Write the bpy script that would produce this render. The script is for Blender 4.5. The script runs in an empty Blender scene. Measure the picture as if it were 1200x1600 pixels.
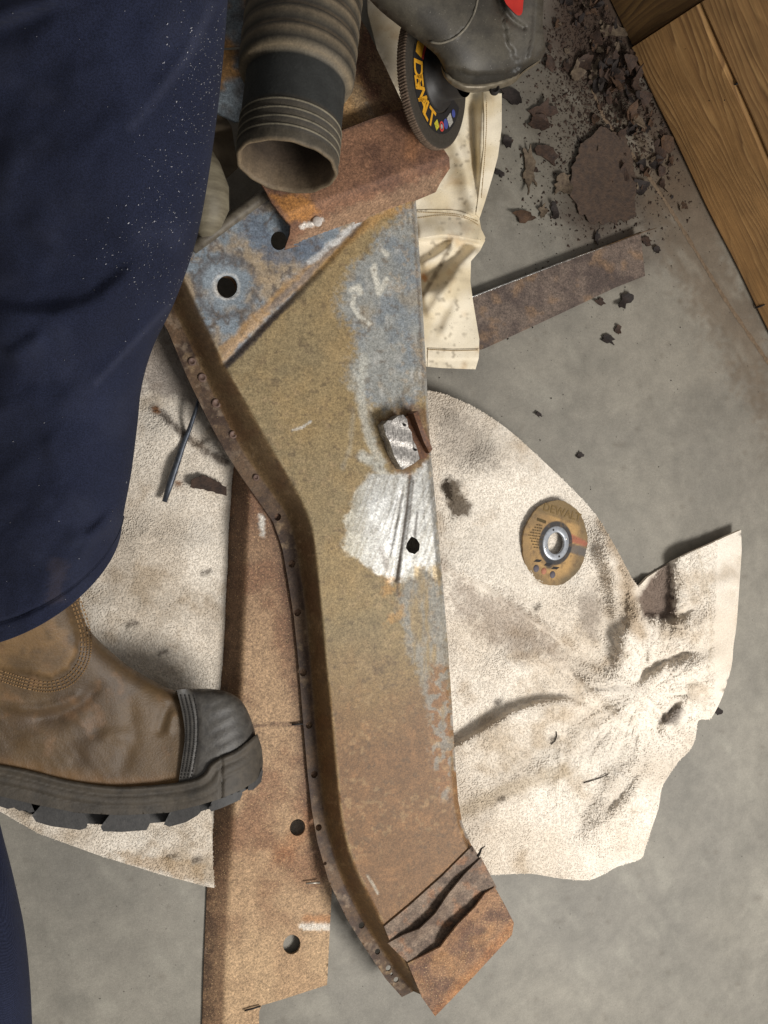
import bpy, math, random
import numpy as np
from mathutils import Vector, Matrix
from mathutils.geometry import delaunay_2d_cdt

random.seed(7); rng = np.random.default_rng(7)
scene = bpy.context.scene
COL = scene.collection

# ------------------------------------------------------------------ camera
FPX, W, H = 1300.0, 1200.0, 1600.0          # focal length in photo pixels
NAD = (60.0, 680.0)                          # picture point straight below the camera
DIST = 1.083
_a, _b, _c = NAD[0]-W/2, -(NAD[1]-H/2), FPX
_n = math.sqrt(_a*_a+_b*_b+_c*_c); _a/=_n; _b/=_n; _c/=_n
cr_ = Vector((math.sqrt(1-_a*_a), 0, -_a))
_ux = -_a*_b/cr_.x
cu_ = Vector((_ux, math.sqrt(1-_ux*_ux-_b*_b), -_b))
cf_ = cu_.cross(cr_)
CAM = -DIST*cf_
cam = bpy.data.cameras.new('camera'); camo = bpy.data.objects.new('camera', cam); COL.objects.link(camo)
m = Matrix.Identity(4)
for i in range(3):
    m[i][0], m[i][1], m[i][2], m[i][3] = cr_[i], cu_[i], -cf_[i], CAM[i]
camo.matrix_world = m
cam.sensor_fit = 'VERTICAL'; cam.sensor_height = 36.0; cam.lens = 36.0*FPX/H
cam.clip_start = 0.02; cam.clip_end = 60
scene.camera = camo

NR, NU, NF, NC = map(np.array, (cr_, cu_, cf_, CAM))
def rays(x, y):
    x = np.asarray(x, float); y = np.asarray(y, float)
    return ((x-W/2)/FPX)[..., None]*NR - ((y-H/2)/FPX)[..., None]*NU + NF
def PX(x, y, h):                      # floor-plan point: picture point at height h
    r = rays(x, y); t = (np.asarray(h, float)-NC[2])/r[..., 2]
    return NC + r*t[..., None]
def DEP(x, y, h):
    return (np.asarray(h, float)-NC[2])/rays(x, y)[..., 2]
def PD(x, y, d):
    return NC + rays(x, y)*np.asarray(d, float)[..., None]
def P(x, y, h): return Vector(PX(x, y, h))

# ------------------------------------------------------------------ world, lamps, exposure
world = bpy.data.worlds.new('World'); scene.world = world; world.use_nodes = True
bg = world.node_tree.nodes['Background']
bg.inputs[0].default_value = (1.0, 0.975, 0.95, 1); bg.inputs[1].default_value = 0.33
def lamp(name, loc, target, sx, sy, power, color):
    l = bpy.data.lights.new(name, 'AREA'); l.shape = 'RECTANGLE'; l.size = sx; l.size_y = sy
    l.energy = power; l.color = color
    o = bpy.data.objects.new(name, l); COL.objects.link(o); o.location = loc
    o.rotation_euler = (Vector(target)-Vector(loc)).to_track_quat('-Z', 'Y').to_euler()
    return o
lamp('garage_strip_lamp', (0.95, -1.05, 1.85), (0, -0.1, 0), 0.95, 0.50, 55, (1.0, 0.97, 0.93))
scene.view_settings.view_transform = 'Standard'; scene.view_settings.look = 'None'
scene.view_settings.exposure = 0.0; scene.view_settings.gamma = 1.0

# ------------------------------------------------------------------ helpers: numbers
def lin(c):
    c = np.asarray(c, float)/255.0
    return np.where(c <= 0.04045, c/12.92, ((c+0.055)/1.055)**2.4)
def sm(e0, e1, x):
    t = np.clip((x-e0)/(e1-e0), 0, 1); return t*t*(3-2*t)
def vnoise(x, y, seed=0):
    xi = np.floor(x).astype(np.int64); yi = np.floor(y).astype(np.int64); fx = x-xi; fy = y-yi
    def hsh(a, b):
        n = (a*374761393 + b*668265263 + seed*974711) & 0x7fffffff
        n = ((n ^ (n >> 13))*1274126177) & 0x7fffffff
        return ((n ^ (n >> 16)) & 0xffff)/65535.0
    ux = fx*fx*(3-2*fx); uy = fy*fy*(3-2*fy)
    return (hsh(xi, yi)*(1-ux)+hsh(xi+1, yi)*ux)*(1-uy)+(hsh(xi, yi+1)*(1-ux)+hsh(xi+1, yi+1)*ux)*uy
def fbm(x, y, s, seed=0, oc=4):
    v = 0; a = 0.5; tot = 0; x = np.asarray(x, float)/s; y = np.asarray(y, float)/s
    for k in range(oc):
        v = v+a*vnoise(x, y, seed+k*17); tot += a; a *= 0.55; x = x*2.03+3.1; y = y*2.03+1.7
    return v/tot
def grey(c, k):
    l = c@np.array([0.25, 0.6, 0.15]); k = np.asarray(k)*np.ones(len(l)); return c*(1-k)[:, None]+(l*k)[:, None]
def segd(x, y, pts, closed=False):
    """distance to polyline and side sign"""
    p = np.asarray(pts, float); q = np.roll(p, -1, 0) if closed else p[1:]
    p = p if closed else p[:-1]
    best = np.full(x.shape, 1e18); side = np.zeros(x.shape); tt = np.zeros(x.shape)
    for k in range(len(p)):
        ax, ay = p[k]; bx, by = q[k]; dx, dy = bx-ax, by-ay; L = dx*dx+dy*dy+1e-12
        t = np.clip(((x-ax)*dx+(y-ay)*dy)/L, 0, 1)
        d = (x-ax-t*dx)**2+(y-ay-t*dy)**2
        mk = d < best
        best = np.where(mk, d, best); side = np.where(mk, np.sign((x-ax)*dy-(y-ay)*dx), side)
        tt = np.where(mk, (k+t)/len(p), tt)
    return np.sqrt(best), side, tt
def inside(x, y, poly):
    p = np.asarray(poly, float); r = np.zeros(x.shape, bool); n = len(p)
    for k in range(n):
        x1, y1 = p[k]; x2, y2 = p[(k+1) % n]
        if y1 == y2: continue
        c = ((y1 > y) != (y2 > y)) & (x < (x2-x1)*(y-y1)/(y2-y1)+x1)
        r ^= c
    return r
def blob(x, y, poly, soft=4, wob=0, ws=20, seed=3):
    d, _, _ = segd(x, y, poly, True); d = np.where(inside(x, y, poly), d, -d)
    if wob: d = d+(fbm(x, y, ws, seed)-0.5)*2*wob
    d = d+(fbm(x, y, 4.5, seed+50, 2)-0.5)*soft*1.6
    return sm(-soft*0.75, soft*0.75, d)
def line(x, y, pts, w, soft=1.5, wob=0, ws=12, seed=5):
    d, _, _ = segd(x, y, pts)
    if wob: d = d+(fbm(x, y, ws, seed)-0.5)*2*wob
    return 1-sm(w-soft, w+soft, d)
def mixc(a, b, m_):
    return a*(1-m_[..., None])+np.asarray(b)*m_[..., None]
def cr(pts, n=8, closed=False):
    p = [np.array(q, float) for q in pts]; out = []; N = len(p)
    rngk = range(N if closed else N-1)
    for k in rngk:
        p0 = p[(k-1) % N] if closed or k > 0 else p[0]; p1 = p[k]; p2 = p[(k+1) % N]
        p3 = p[(k+2) % N] if closed or k+2 < N else p[-1]
        for j in range(n):
            t = j/n
            out.append(0.5*((2*p1)+(-p0+p2)*t+(2*p0-5*p1+4*p2-p3)*t*t+(-p0+3*p1-3*p2+p3)*t**3))
    if not closed: out.append(p[-1])
    return [tuple(q) for q in out]
def dens(poly, step, closed=True, jit=0, seed=0):
    out = []; n = len(poly); r = np.random.default_rng(seed+n)
    for k in range(n if closed else n-1):
        a = np.array(poly[k], float); b = np.array(poly[(k+1) % n], float)
        c = max(1, int(np.hypot(*(b-a))/step+0.5))
        for j in range(c):
            q = a+(b-a)*j/c
            if jit: q = q+r.normal(0, jit, 2)
            out.append(tuple(q))
    if not closed: out.append(tuple(poly[-1]))
    return out
def circ(cx, cy, rx, ry, n=18, rot=0):
    c, s = math.cos(rot), math.sin(rot)
    return [(cx+rx*math.cos(t)*c-ry*math.sin(t)*s, cy+rx*math.cos(t)*s+ry*math.sin(t)*c)
            for t in np.linspace(0, 2*math.pi, n, endpoint=False)]

# ------------------------------------------------------------------ helpers: meshes
def tag(o, label=None, cat=None, group=None, kind=None):
    if label: o['label'] = label
    if cat: o['category'] = cat
    if group: o['group'] = group
    if kind: o['kind'] = kind
    return o
def empty(name, loc, label=None, cat=None, group=None):
    o = bpy.data.objects.new(name, None); COL.objects.link(o); o.location = loc; o.empty_display_size = 0.02
    return tag(o, label, cat, group)
def link(name, me, mat, parent=None):
    o = bpy.data.objects.new(name, me); COL.objects.link(o)
    if mat and not me.materials: me.materials.append(mat)
    if parent:
        o.parent = parent
        off = Vector((0, 0, 0)); q = parent
        while q: off += q.location; q = q.parent
        o.location = -off
    return o
def mesh(name, v, f, smooth=True, attrs=None, flat_from=None):
    me = bpy.data.meshes.new(name)
    v = np.asarray(v, np.float32); me.vertices.add(len(v)); me.vertices.foreach_set('co', v.ravel())
    if isinstance(f, np.ndarray):
        k = f.shape[1]; loops = f.ravel(); starts = np.arange(0, len(loops), k); 
    else:
        loops = np.concatenate([np.asarray(q) for q in f]); ln = np.array([len(q) for q in f])
        starts = np.concatenate([[0], np.cumsum(ln)[:-1]])
    me.loops.add(len(loops)); me.loops.foreach_set('vertex_index', loops.astype(np.int32))
    me.polygons.add(len(starts)); me.polygons.foreach_set('loop_start', starts.astype(np.int32))
    sf = np.full(len(starts), smooth)
    if flat_from is not None: sf[flat_from:] = False
    me.polygons.foreach_set('use_smooth', sf)
    for k, a in (attrs or {}).items():
        a = np.asarray(a, np.float32)
        if a.ndim == 2:
            at = me.attributes.new(k, 'FLOAT_COLOR', 'POINT')
            if a.shape[1] == 3: a = np.hstack([a, np.ones((len(a), 1), np.float32)])
            at.data.foreach_set('color', a.ravel())
        else:
            me.attributes.new(k, 'FLOAT', 'POINT').data.foreach_set('value', a)
    me.update(calc_edges=True); me.validate()
    return me
def tri2d(poly, step, holes=(), extra=None):
    loops = [dens(poly, step)]+[dens(h, min(step, 3)) for h in holes]
    vs = []; es = []
    for L in loops:
        b = len(vs); vs += L; es += [(b+i, b+(i+1) % len(L)) for i in range(len(L))]
    arr = np.array(poly); x0, y0 = arr.min(0); x1, y1 = arr.max(0)
    gx, gy = np.meshgrid(np.arange(x0, x1, step), np.arange(y0, y1, step*0.866))
    gx = gx+(np.arange(gx.shape[0]) % 2)[:, None]*step/2
    gx = gx.ravel(); gy = gy.ravel()
    ok = inside(gx, gy, loops[0])
    gx, gy = gx[ok], gy[ok]
    d, _, _ = segd(gx, gy, poly, True); ok = d > step*0.5
    for h in holes:
        ok &= ~inside(gx, gy, h); d, _, _ = segd(gx, gy, h, True); ok &= d > step*0.4
    gx, gy = gx[ok], gy[ok]
    nb = len(vs)
    vs += list(zip(gx, gy))
    if extra: vs += extra
    r = delaunay_2d_cdt([Vector(q) for q in vs], es, [], 0, 1e-5)
    v = np.array([(q.x, q.y) for q in r[0]]); f = np.array([list(q) for q in r[2]])
    c = v[f].mean(1); ok = inside(c[:, 0], c[:, 1], loops[0])
    for h in holes: ok &= ~inside(c[:, 0], c[:, 1], h)
    f = f[ok]
    used = np.unique(f); mp = np.full(len(v), -1); mp[used] = np.arange(len(used))
    v = v[used]; f = mp[f]
    # orient so that up faces the viewer (y is down in picture space)
    a = v[f]; ar = (a[:, 1, 0]-a[:, 0, 0])*(a[:, 2, 1]-a[:, 0, 1])-(a[:, 1, 1]-a[:, 0, 1])*(a[:, 2, 0]-a[:, 0, 0])
    f[ar > 0] = f[ar > 0][:, ::-1]
    return v, f
def bedges(f):
    e = np.vstack([f[:, [0, 1]], f[:, [1, 2]], f[:, [2, 0]]]); key = np.sort(e, 1)
    _, idx, cnt = np.unique(key, axis=0, return_index=True, return_counts=True)
    return e[idx[cnt == 1]]
def shell(name, top, f, bot, attrs=None):
    """closed solid from a top surface and its matching bottom surface"""
    n = len(top); be = bedges(f); m_ = len(be)
    v = np.vstack([top, bot, top[be[:, 0]], top[be[:, 1]], bot[be[:, 0]], bot[be[:, 1]]])
    i = np.arange(m_); b = 2*n
    q1 = np.stack([b+i, b+2*m_+i, b+3*m_+i], 1); q2 = np.stack([b+i, b+3*m_+i, b+m_+i], 1)
    F = np.vstack([f, f[:, ::-1]+n, q1, q2])
    A = {}
    for k, a in (attrs or {}).items():
        a = np.asarray(a); A[k] = np.concatenate([a, a, a[be[:, 0]], a[be[:, 1]], a[be[:, 0]], a[be[:, 1]]])
    return mesh(name, v, F, True, A, flat_from=2*len(f))
def sheet(name, poly, hfun, mat, parent=None, step=4, thick=0.0015, holes=(), cfun=None):
    v, f = tri2d(poly, step, holes); x, y = v[:, 0], v[:, 1]
    h = hfun(x, y)*np.ones(len(x)); top = PX(x, y, h); bot = top.copy(); bot[:, 2] -= thick
    A = {}
    if cfun:
        r = cfun(x, y)
        if isinstance(r, tuple): A = {'Col': r[0], 'Met': r[1]}
        else: A = {'Col': r, 'Met': np.zeros(len(x))}
    return link(name, shell(name, top, f, bot, A), mat, parent)
def relax(v, f, fixed, it=1500):
    """inflation: solve laplace(u) = -1 with u = 0 on the fixed vertices"""
    e = np.vstack([f[:, [0, 1]], f[:, [1, 2]], f[:, [2, 0]]]); e = np.unique(np.sort(e, 1), axis=0)
    n = len(v); deg = np.bincount(e.ravel(), minlength=n)
    L2 = ((v[e[:, 0]]-v[e[:, 1]])**2).sum(1)
    s = (np.bincount(e[:, 0], L2, n)+np.bincount(e[:, 1], L2, n))/np.maximum(deg, 1)/4
    u = np.zeros(n)
    for _ in range(it):
        a = np.bincount(e[:, 0], u[e[:, 1]], n)+np.bincount(e[:, 1], u[e[:, 0]], n)
        u = a/deg+s; u[fixed] = 0
    return u
class Surf:
    """nearest-vertex lookup of a built camera-side surface"""
    def __init__(s, v, d): s.v = v; s.d = d
    def __call__(s, x, y):
        x = np.atleast_1d(x).astype(float); y = np.atleast_1d(y).astype(float); out = []
        for a, b in zip(x, y):
            r = (s.v[:, 0]-a)**2+(s.v[:, 1]-b)**2; k = np.argpartition(r, 3)[:4]; w = 1/(r[k]+0.5)
            out.append((s.d[k]*w).sum()/w.sum())
        return np.array(out)
def pillow(name, poly, hmid, scale, mat, parent=None, step=6, fixed=None, back=1.0, cap=None, detail=None, cfun=None, it=1200, holes=()):
    v, f = tri2d(poly, step, holes); x, y = v[:, 0], v[:, 1]
    be = np.unique(bedges(f)); fx = be
    if fixed is not None: fx = be[fixed(x[be], y[be])]
    u = relax(v, f, fx, it); b = np.sqrt(np.maximum(u, 0)); b = b/FPX*scale
    if cap: b = cap*np.tanh(b/cap)
    d0 = DEP(x, y, hmid(x, y)*np.ones(len(x)))
    df = d0-b
    if detail: df = df-detail(x, y)
    top = PD(x, y, df); bot = PD(x, y, d0+b*back)
    A = {}
    if cfun:
        r = cfun(x, y)
        A = {'Col': r[0], 'Met': r[1]} if isinstance(r, tuple) else {'Col': r, 'Met': np.zeros(len(x))}
    o = link(name, shell(name, top, f, bot, A), mat, parent)
    return o, Surf(v, df)
def tube(name, pts, rad, mat, parent=None, n=14, caps=True, twist=None, attrs=None, refv=None):
    P_ = [Vector(p) for p in pts]; N = len(P_); vs = []; fs = []
    up = refv or Vector((0.3, 0.2, 0.9))
    for i, p in enumerate(P_):
        t = (P_[min(i+1, N-1)]-P_[max(i-1, 0)]).normalized()
        a = t.cross(up).normalized(); b = t.cross(a).normalized()
        r = rad[i] if hasattr(rad, '__len__') else rad
        for k in range(n):
            th = 2*math.pi*k/n
            vs.append(p+a*r*math.cos(th)+b*r*math.sin(th))
    for i in range(N-1):
        for k in range(n):
            fs.append((i*n+k, i*n+(k+1) % n, (i+1)*n+(k+1) % n, (i+1)*n+k))
    if caps: fs += [tuple(range(n))[::-1], tuple(range((N-1)*n, N*n))]
    return link(name, mesh(name, [tuple(q) for q in vs], fs, True), mat, parent)
def lathe(name, org, axis, ref, prof, mat, parent=None, n=48, rfun=None, attrs=None):
    """prof: list of (along, radius); rfun(i, theta) multiplies the radius"""
    ax = Vector(axis).normalized(); a = Vector(ref)-ax*Vector(ref).dot(ax); a.normalize(); b = ax.cross(a)
    vs = []; fs = []; N = len(prof)
    for i, (s, r) in enumerate(prof):
        for k in range(n):
            th = 2*math.pi*k/n; rr = r*(rfun(i, th) if rfun else 1)
            vs.append(tuple(Vector(org)+ax*s+a*rr*math.cos(th)+b*rr*math.sin(th)))
    for i in range(N-1):
        for k in range(n):
            fs.append((i*n+k, i*n+(k+1) % n, (i+1)*n+(k+1) % n, (i+1)*n+k))
    A = {k: fn(np.repeat(np.arange(N), n), np.tile(np.arange(n)*2*math.pi/n, N)) for k, fn in (attrs or {}).items()}
    return link(name, mesh(name, vs, fs, True, A), mat, parent)
def glyph(ch, size):
    cu = bpy.data.curves.new('glyph', 'FONT'); cu.body = ch; cu.size = size; cu.offset = size*0.022; cu.align_x = 'CENTER'; cu.align_y = 'CENTER'
    o = bpy.data.objects.new('glyph', cu); COL.objects.link(o)
    dg = bpy.context.evaluated_depsgraph_get(); me = bpy.data.meshes.new_from_object(o.evaluated_get(dg))
    v = [tuple(q.co) for q in me.vertices]; f = [tuple(p.vertices) for p in me.polygons]
    bpy.data.objects.remove(o); bpy.data.curves.remove(cu); bpy.data.meshes.remove(me)
    return v, f
class Bag:
    """collects faces for one mesh"""
    def __init__(s): s.v = []; s.f = []
    def add(s, v, f):
        b = len(s.v); s.v += [tuple(q) for q in v]; s.f += [tuple(i+b for i in q) for q in f]
    def box(s, c, a, b, n):      # centre, half vectors
        c, a, b, n = map(Vector, (c, a, b, n))
        v = [c+a*i+b*j+n*k for i in (-1, 1) for j in (-1, 1) for k in (-1, 1)]
        s.add(v, [(0, 1, 3, 2), (4, 6, 7, 5), (0, 4, 5, 1), (2, 3, 7, 6), (0, 2, 6, 4), (1, 5, 7, 3)])
    def build(s, name, mat, parent=None, smooth=False): return link(name, mesh(name, s.v, s.f, smooth), mat, parent)

# ------------------------------------------------------------------ helpers: materials
def newmat(name):
    mt = bpy.data.materials.new(name); mt.use_nodes = True
    nt = mt.node_tree; return mt, nt, nt.nodes['Principled BSDF']
def nd(nt, t, **k):
    n = nt.nodes.new(t)
    for a, b in k.items():
        if a.startswith('i_'): n.inputs[int(a[2:])].default_value = b
        else: setattr(n, a, b)
    return n
def noise(nt, scale, detail=4, rough=0.6, vec=None, coord='Object', stretch=None):
    tc = nd(nt, 'ShaderNodeTexCoord'); n = nd(nt, 'ShaderNodeTexNoise')
    n.inputs['Scale'].default_value = scale; n.inputs['Detail'].default_value = detail; n.inputs['Roughness'].default_value = rough
    src = tc.outputs[coord]
    if stretch:
        mp = nd(nt, 'ShaderNodeMapping'); mp.inputs['Scale'].default_value = stretch
        if len(stretch) > 3: pass
        nt.links.new(src, mp.inputs[0]); src = mp.outputs[0]
    nt.links.new(src, n.inputs['Vector']); return n.outputs['Fac']
def ramp(nt, fac, stops):
    r = nd(nt, 'ShaderNodeValToRGB'); cr0 = r.color_ramp
    while len(cr0.elements) < len(stops): cr0.elements.new(0.5)
    for e, (p, c) in zip(cr0.elements, stops):
        e.position = p; e.color = (c if hasattr(c, '__len__') else (c, c, c))+(1,) if hasattr(c, '__len__') else (c, c, c, 1)
    nt.links.new(fac, r.inputs[0]); return r.outputs[0]
def mul(nt, a, b, fac=1.0, mode='MULTIPLY'):
    mx = nd(nt, 'ShaderNodeMix', data_type='RGBA', blend_type=mode); mx.inputs[0].default_value = fac
    for s, k in ((a, 6), (b, 7)):
        if hasattr(s, 'links'): nt.links.new(s, mx.inputs[k])
        else: mx.inputs[k].default_value = s
    return mx.outputs[2]
def bump(nt, bs, hs, strength, dist):
    b = nd(nt, 'ShaderNodeBump'); b.inputs['Strength'].default_value = strength; b.inputs['Distance'].default_value = dist
    nt.links.new(hs, b.inputs['Height'])
    if bs.inputs['Normal'].links: nt.links.new(bs.inputs['Normal'].links[0].from_socket, b.inputs['Normal'])
    nt.links.new(b.outputs[0], bs.inputs['Normal'])
def attr(nt, name):
    return nd(nt, 'ShaderNodeAttribute', attribute_name=name)
def painted(name, rough=0.6, grains=((500, 0.25),), bumps=((600, 0.4, 0.0006),), metal=False, spec=0.4, fleck=None, metrough=0.32):
    """material whose own colour pattern rides on the mesh as attribute Col (Met: bare-metal mask)"""
    mt, nt, bs = newmat(name)
    c = attr(nt, 'Col').outputs['Color']
    for sc, am in grains:
        c = mul(nt, c, ramp(nt, noise(nt, sc, 3, 0.65), ((0.34, 1-am), (0.66, 1+am))))
    if fleck:
        sc, lo, hi, colr = fleck
        f = ramp(nt, noise(nt, sc, 2, 0.5), ((lo, 0.0), (hi, 1.0)))
        mx = nd(nt, 'ShaderNodeMix', data_type='RGBA'); nt.links.new(f, mx.inputs[0]); nt.links.new(c, mx.inputs[6]); mx.inputs[7].default_value = tuple(lin(colr))+(1,)
        c = mx.outputs[2]
    nt.links.new(c, bs.inputs['Base Color']); bs.inputs['Specular IOR Level'].default_value = spec
    bs.inputs['Roughness'].default_value = rough
    if metal:
        mm = attr(nt, 'Met').outputs['Fac']; nt.links.new(mm, bs.inputs['Metallic'])
        mr = nd(nt, 'ShaderNodeMapRange'); nt.links.new(mm, mr.inputs[0]); mr.inputs[3].default_value = rough; mr.inputs[4].default_value = metrough
        nt.links.new(mr.outputs[0], bs.inputs['Roughness'])
    for sc, st, ds in bumps: bump(nt, bs, noise(nt, sc, 4, 0.6), st, ds)
    return mt
def plain(name, c1, c2=None, scale=200, rough=0.6, metal=0.0, bumps=((700, 0.3, 0.0004),), spec=0.4, stretch=None, dust=None):
    mt, nt, bs = newmat(name); c1 = tuple(lin(c1)); c2 = tuple(lin(c2)) if c2 is not None else tuple(q*0.7 for q in c1)
    c = ramp(nt, noise(nt, scale, 5, 0.62, stretch=stretch), ((0.3, c2), (0.7, c1)))
    if dust:
        f = ramp(nt, noise(nt, dust[0], 3, 0.6), ((dust[1], 0.0), (dust[1]+0.08, 1.0)))
        mx = nd(nt, 'ShaderNodeMix', data_type='RGBA'); nt.links.new(f, mx.inputs[0]); nt.links.new(c, mx.inputs[6]); mx.inputs[7].default_value = tuple(lin(dust[2]))+(1,)
        c = mx.outputs[2]
    nt.links.new(c, bs.inputs['Base Color']); bs.inputs['Roughness'].default_value = rough; bs.inputs['Metallic'].default_value = metal
    bs.inputs['Specular IOR Level'].default_value = spec
    for sc, st, ds in bumps: bump(nt, bs, noise(nt, sc, 4, 0.6), st, ds)
    return mt

M_floor = painted('concrete', 0.55, ((9, 0.10), (45, 0.09), (260, 0.07), (700, 0.12)), ((300, 0.3, 0.0006), (1500, 0.3, 0.0003)), fleck=(210, 0.735, 0.77, (88, 82, 74)))
M_steel = painted('stained_steel', 0.52, ((60, 0.10), (240, 0.16), (560, 0.30)), ((700, 0.35, 0.0005),), metal=True, spec=0.25, fleck=(800, 0.68, 0.82, (190, 160, 116)))
M_rust = painted('rusty_steel', 0.68, ((110, 0.16), (330, 0.34), (700, 0.34)), ((420, 0.7, 0.0010), (900, 0.4, 0.0005)), metal=True, fleck=(640, 0.62, 0.75, (212, 178, 130)))
M_rust2 = painted('dark_rust', 0.70, ((120, 0.18), (360, 0.34), (800, 0.3)), ((420, 0.7, 0.0010),), metal=True)
M_bright = plain('freshly_cut_steel', (225, 222, 216), (120, 118, 116), 90, 0.25, 1.0, ((400, 0.6, 0.0008),), stretch=(1, 5, 1))
M_towel = painted('terry_cloth', 0.95, ((300, 0.08), (700, 0.14)), ((420, 0.5, 0.0008),), spec=0.1)
M_canvas = painted('canvas', 0.9, ((600, 0.06),), ((1400, 0.35, 0.0004),), spec=0.15, fleck=(480, 0.71, 0.76, (110, 94, 74)))
M_leather = painted('boot_leather', 0.5, ((60, 0.10), (500, 0.10)), ((420, 0.5, 0.0009), (1100, 0.25, 0.0004)), spec=0.35)
M_rubber = plain('black_rubber', (78, 70, 59), (50, 45, 38), 70, 0.62, 0, ((350, 0.5, 0.0008),))
M_lug = plain('tread_rubber', (66, 64, 62), (46, 45, 44), 200, 0.6, 0, ((500, 0.4, 0.0006),))
M_toe = plain('scuffed_toe_rubber', (80, 76, 70), (50, 47, 44), 120, 0.5, 0, ((240, 0.5, 0.0008),))
M_thread = plain('stitch_thread', (150, 118, 78), (110, 84, 54), 300, 0.8)
M_thread2 = plain('dark_thread', (52, 48, 44), (36, 34, 32), 300, 0.8)
M_dark = plain('black_gap_steel', (46, 40, 36), (26, 23, 22), 150, 0.7)
M_seam = plain('cloth_seam_thread', (176, 152, 112), (140, 118, 84), 300, 0.85)

def trouser_material():
    mt, nt, bs = newmat('navy_twill')
    c = ramp(nt, noise(nt, 14, 5, 0.6), ((0.3, tuple(lin((23, 27, 44)))), (0.7, tuple(lin((31, 36, 56))))))
    c = mul(nt, c, ramp(nt, noise(nt, 1000, 2, 0.5), ((0.36, 0.66), (0.64, 1.34))))
    a = attr(nt, 'Col').outputs['Color']; c = mul(nt, c, a, 1.0, 'ADD')
    f = ramp(nt, noise(nt, 330, 2, 0.4), ((0.80, 0.0), (0.83, 0.6)))
    mx = nd(nt, 'ShaderNodeMix', data_type='RGBA'); nt.links.new(f, mx.inputs[0]); nt.links.new(c, mx.inputs[6]); mx.inputs[7].default_value = tuple(lin((150, 150, 156)))+(1,)
    nt.links.new(mx.outputs[2], bs.inputs['Base Color']); bs.inputs['Roughness'].default_value = 0.9; bs.inputs['Specular IOR Level'].default_value = 0.2
    bs.inputs['Sheen Weight'].default_value = 0.03
    wv = nd(nt, 'ShaderNodeTexWave', wave_type='BANDS', bands_direction='DIAGONAL'); wv.inputs['Scale'].default_value = 420
    tc = nd(nt, 'ShaderNodeTexCoord'); nt.links.new(tc.outputs['Object'], wv.inputs[0])
    bump(nt, bs, wv.outputs['Fac'], 0.45, 0.0006); bump(nt, bs, noise(nt, 40, 5, 0.6), 0.35, 0.003)
    return mt
M_navy = trouser_material()

# ------------------------------------------------------------------ the setting: concrete floor
def floor_col(x, y):
    n = fbm(x, y, 260, 2); n2 = fbm(x, y, 40, 9)
    c = mixc(np.tile(lin((120, 116, 107)), (len(x), 1)), lin((134, 129, 118)), sm(0.3, 0.7, n))
    c = mixc(c, lin((108, 105, 96)), 0.3*sm(0.55, 0.8, n2))
    # rust dust ground into the floor round the scale pile
    d, _, _ = segd(x, y, [(930, -80), (960, 60), (985, 150), (985, 270)])
    m1 = 1-sm(50, 200, d+(fbm(x, y, 70, 11)-0.5)*120)
    c = mixc(c, lin((62, 47, 37)), 0.94*m1)
    m2 = blob(x, y, [(950, 180), (1080, 250), (1210, 520), (1210, 700), (1130, 560), (1050, 420), (1000, 330)], 30, 26, 60, 8)
    c = mixc(c, lin((98, 85, 70)), 0.7*m2)  # browner band along the foot of the beam
    c = mixc(c, lin((98, 93, 82)), 0.5*blob(x, y, [(740, 100), (1000, 100), (1000, 330), (740, 330)], 70, 40, 90, 4))
    sp = fbm(x, y, 12, 31, 2)
    c = mixc(c, lin((92, 84, 72)), 0.35*sm(0.80, 0.90, sp))
    c = mixc(c, lin((150, 146, 134)), 0.3*sm(0.6, 0.8, fbm(x*0.5+y*0.6, (y*0.5-x*0.6)*3, 60, 35)))
    return c
fpts = [(-520, -560), (1560, -560), (1560, 2050), (-520, 2050)]
fv, ff = tri2d(fpts, 7)
ftop = PX(fv[:, 0], fv[:, 1], 0*fv[:, 0]); fcol = floor_col(fv[:, 0], fv[:, 1])
nb0 = len(ftop); be = bedges(ff)
cxy = ftop.mean(0)
o2 = ftop.copy(); 
outer = cxy+(ftop[be.ravel()]-cxy)/np.linalg.norm(ftop[be.ravel()]-cxy, axis=1)[:, None]*5.0
outer[:, 2] = 0
ring = []
for k in range(len(be)):
    ring.append((nb0+2*k, nb0+2*k+1, be[k][1], be[k][0]))
allf = [tuple(q) for q in ff]+[tuple(int(i) for i in q)[::-1] for q in ring]
fme = mesh('floor', np.vstack([ftop, outer]), allf, True, {'Col': np.vstack([fcol, np.tile(lin((126, 122, 112)), (len(outer), 1))]), 'Met': np.zeros(len(ftop)+len(outer))})
tag(link('floor', fme, M_floor), kind='structure')
# saw-cut joint packed with tan dust
jp = cr([(925, 138), (945, 185), (985, 238), (1030, 300), (1075, 372), (1125, 455), (1165, 515), (1230, 610), (1330, 760)], 10)
jl = dens(jp, 5, False)
jv = []; jf = []
for i, (x, y) in enumerate(jl):
    w = 2.0+1.4*random.random(); 
    jv += [P(x-w*0.85, y+w*0.5, 0.0006), P(x, y, 0.0008+0.0006*random.random()), P(x+w*0.85, y-w*0.5, 0.0006)]
    if i: b = 3*i; jf += [(b-3, b, b+1, b-2), (b-2, b+1, b+2, b-1)]
tag(link('floor_joint', mesh('floor_joint', [tuple(q) for q in jv], jf), plain('joint_dust', (122, 104, 84), (92, 78, 62), 200, 0.9)), kind='structure')

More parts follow.
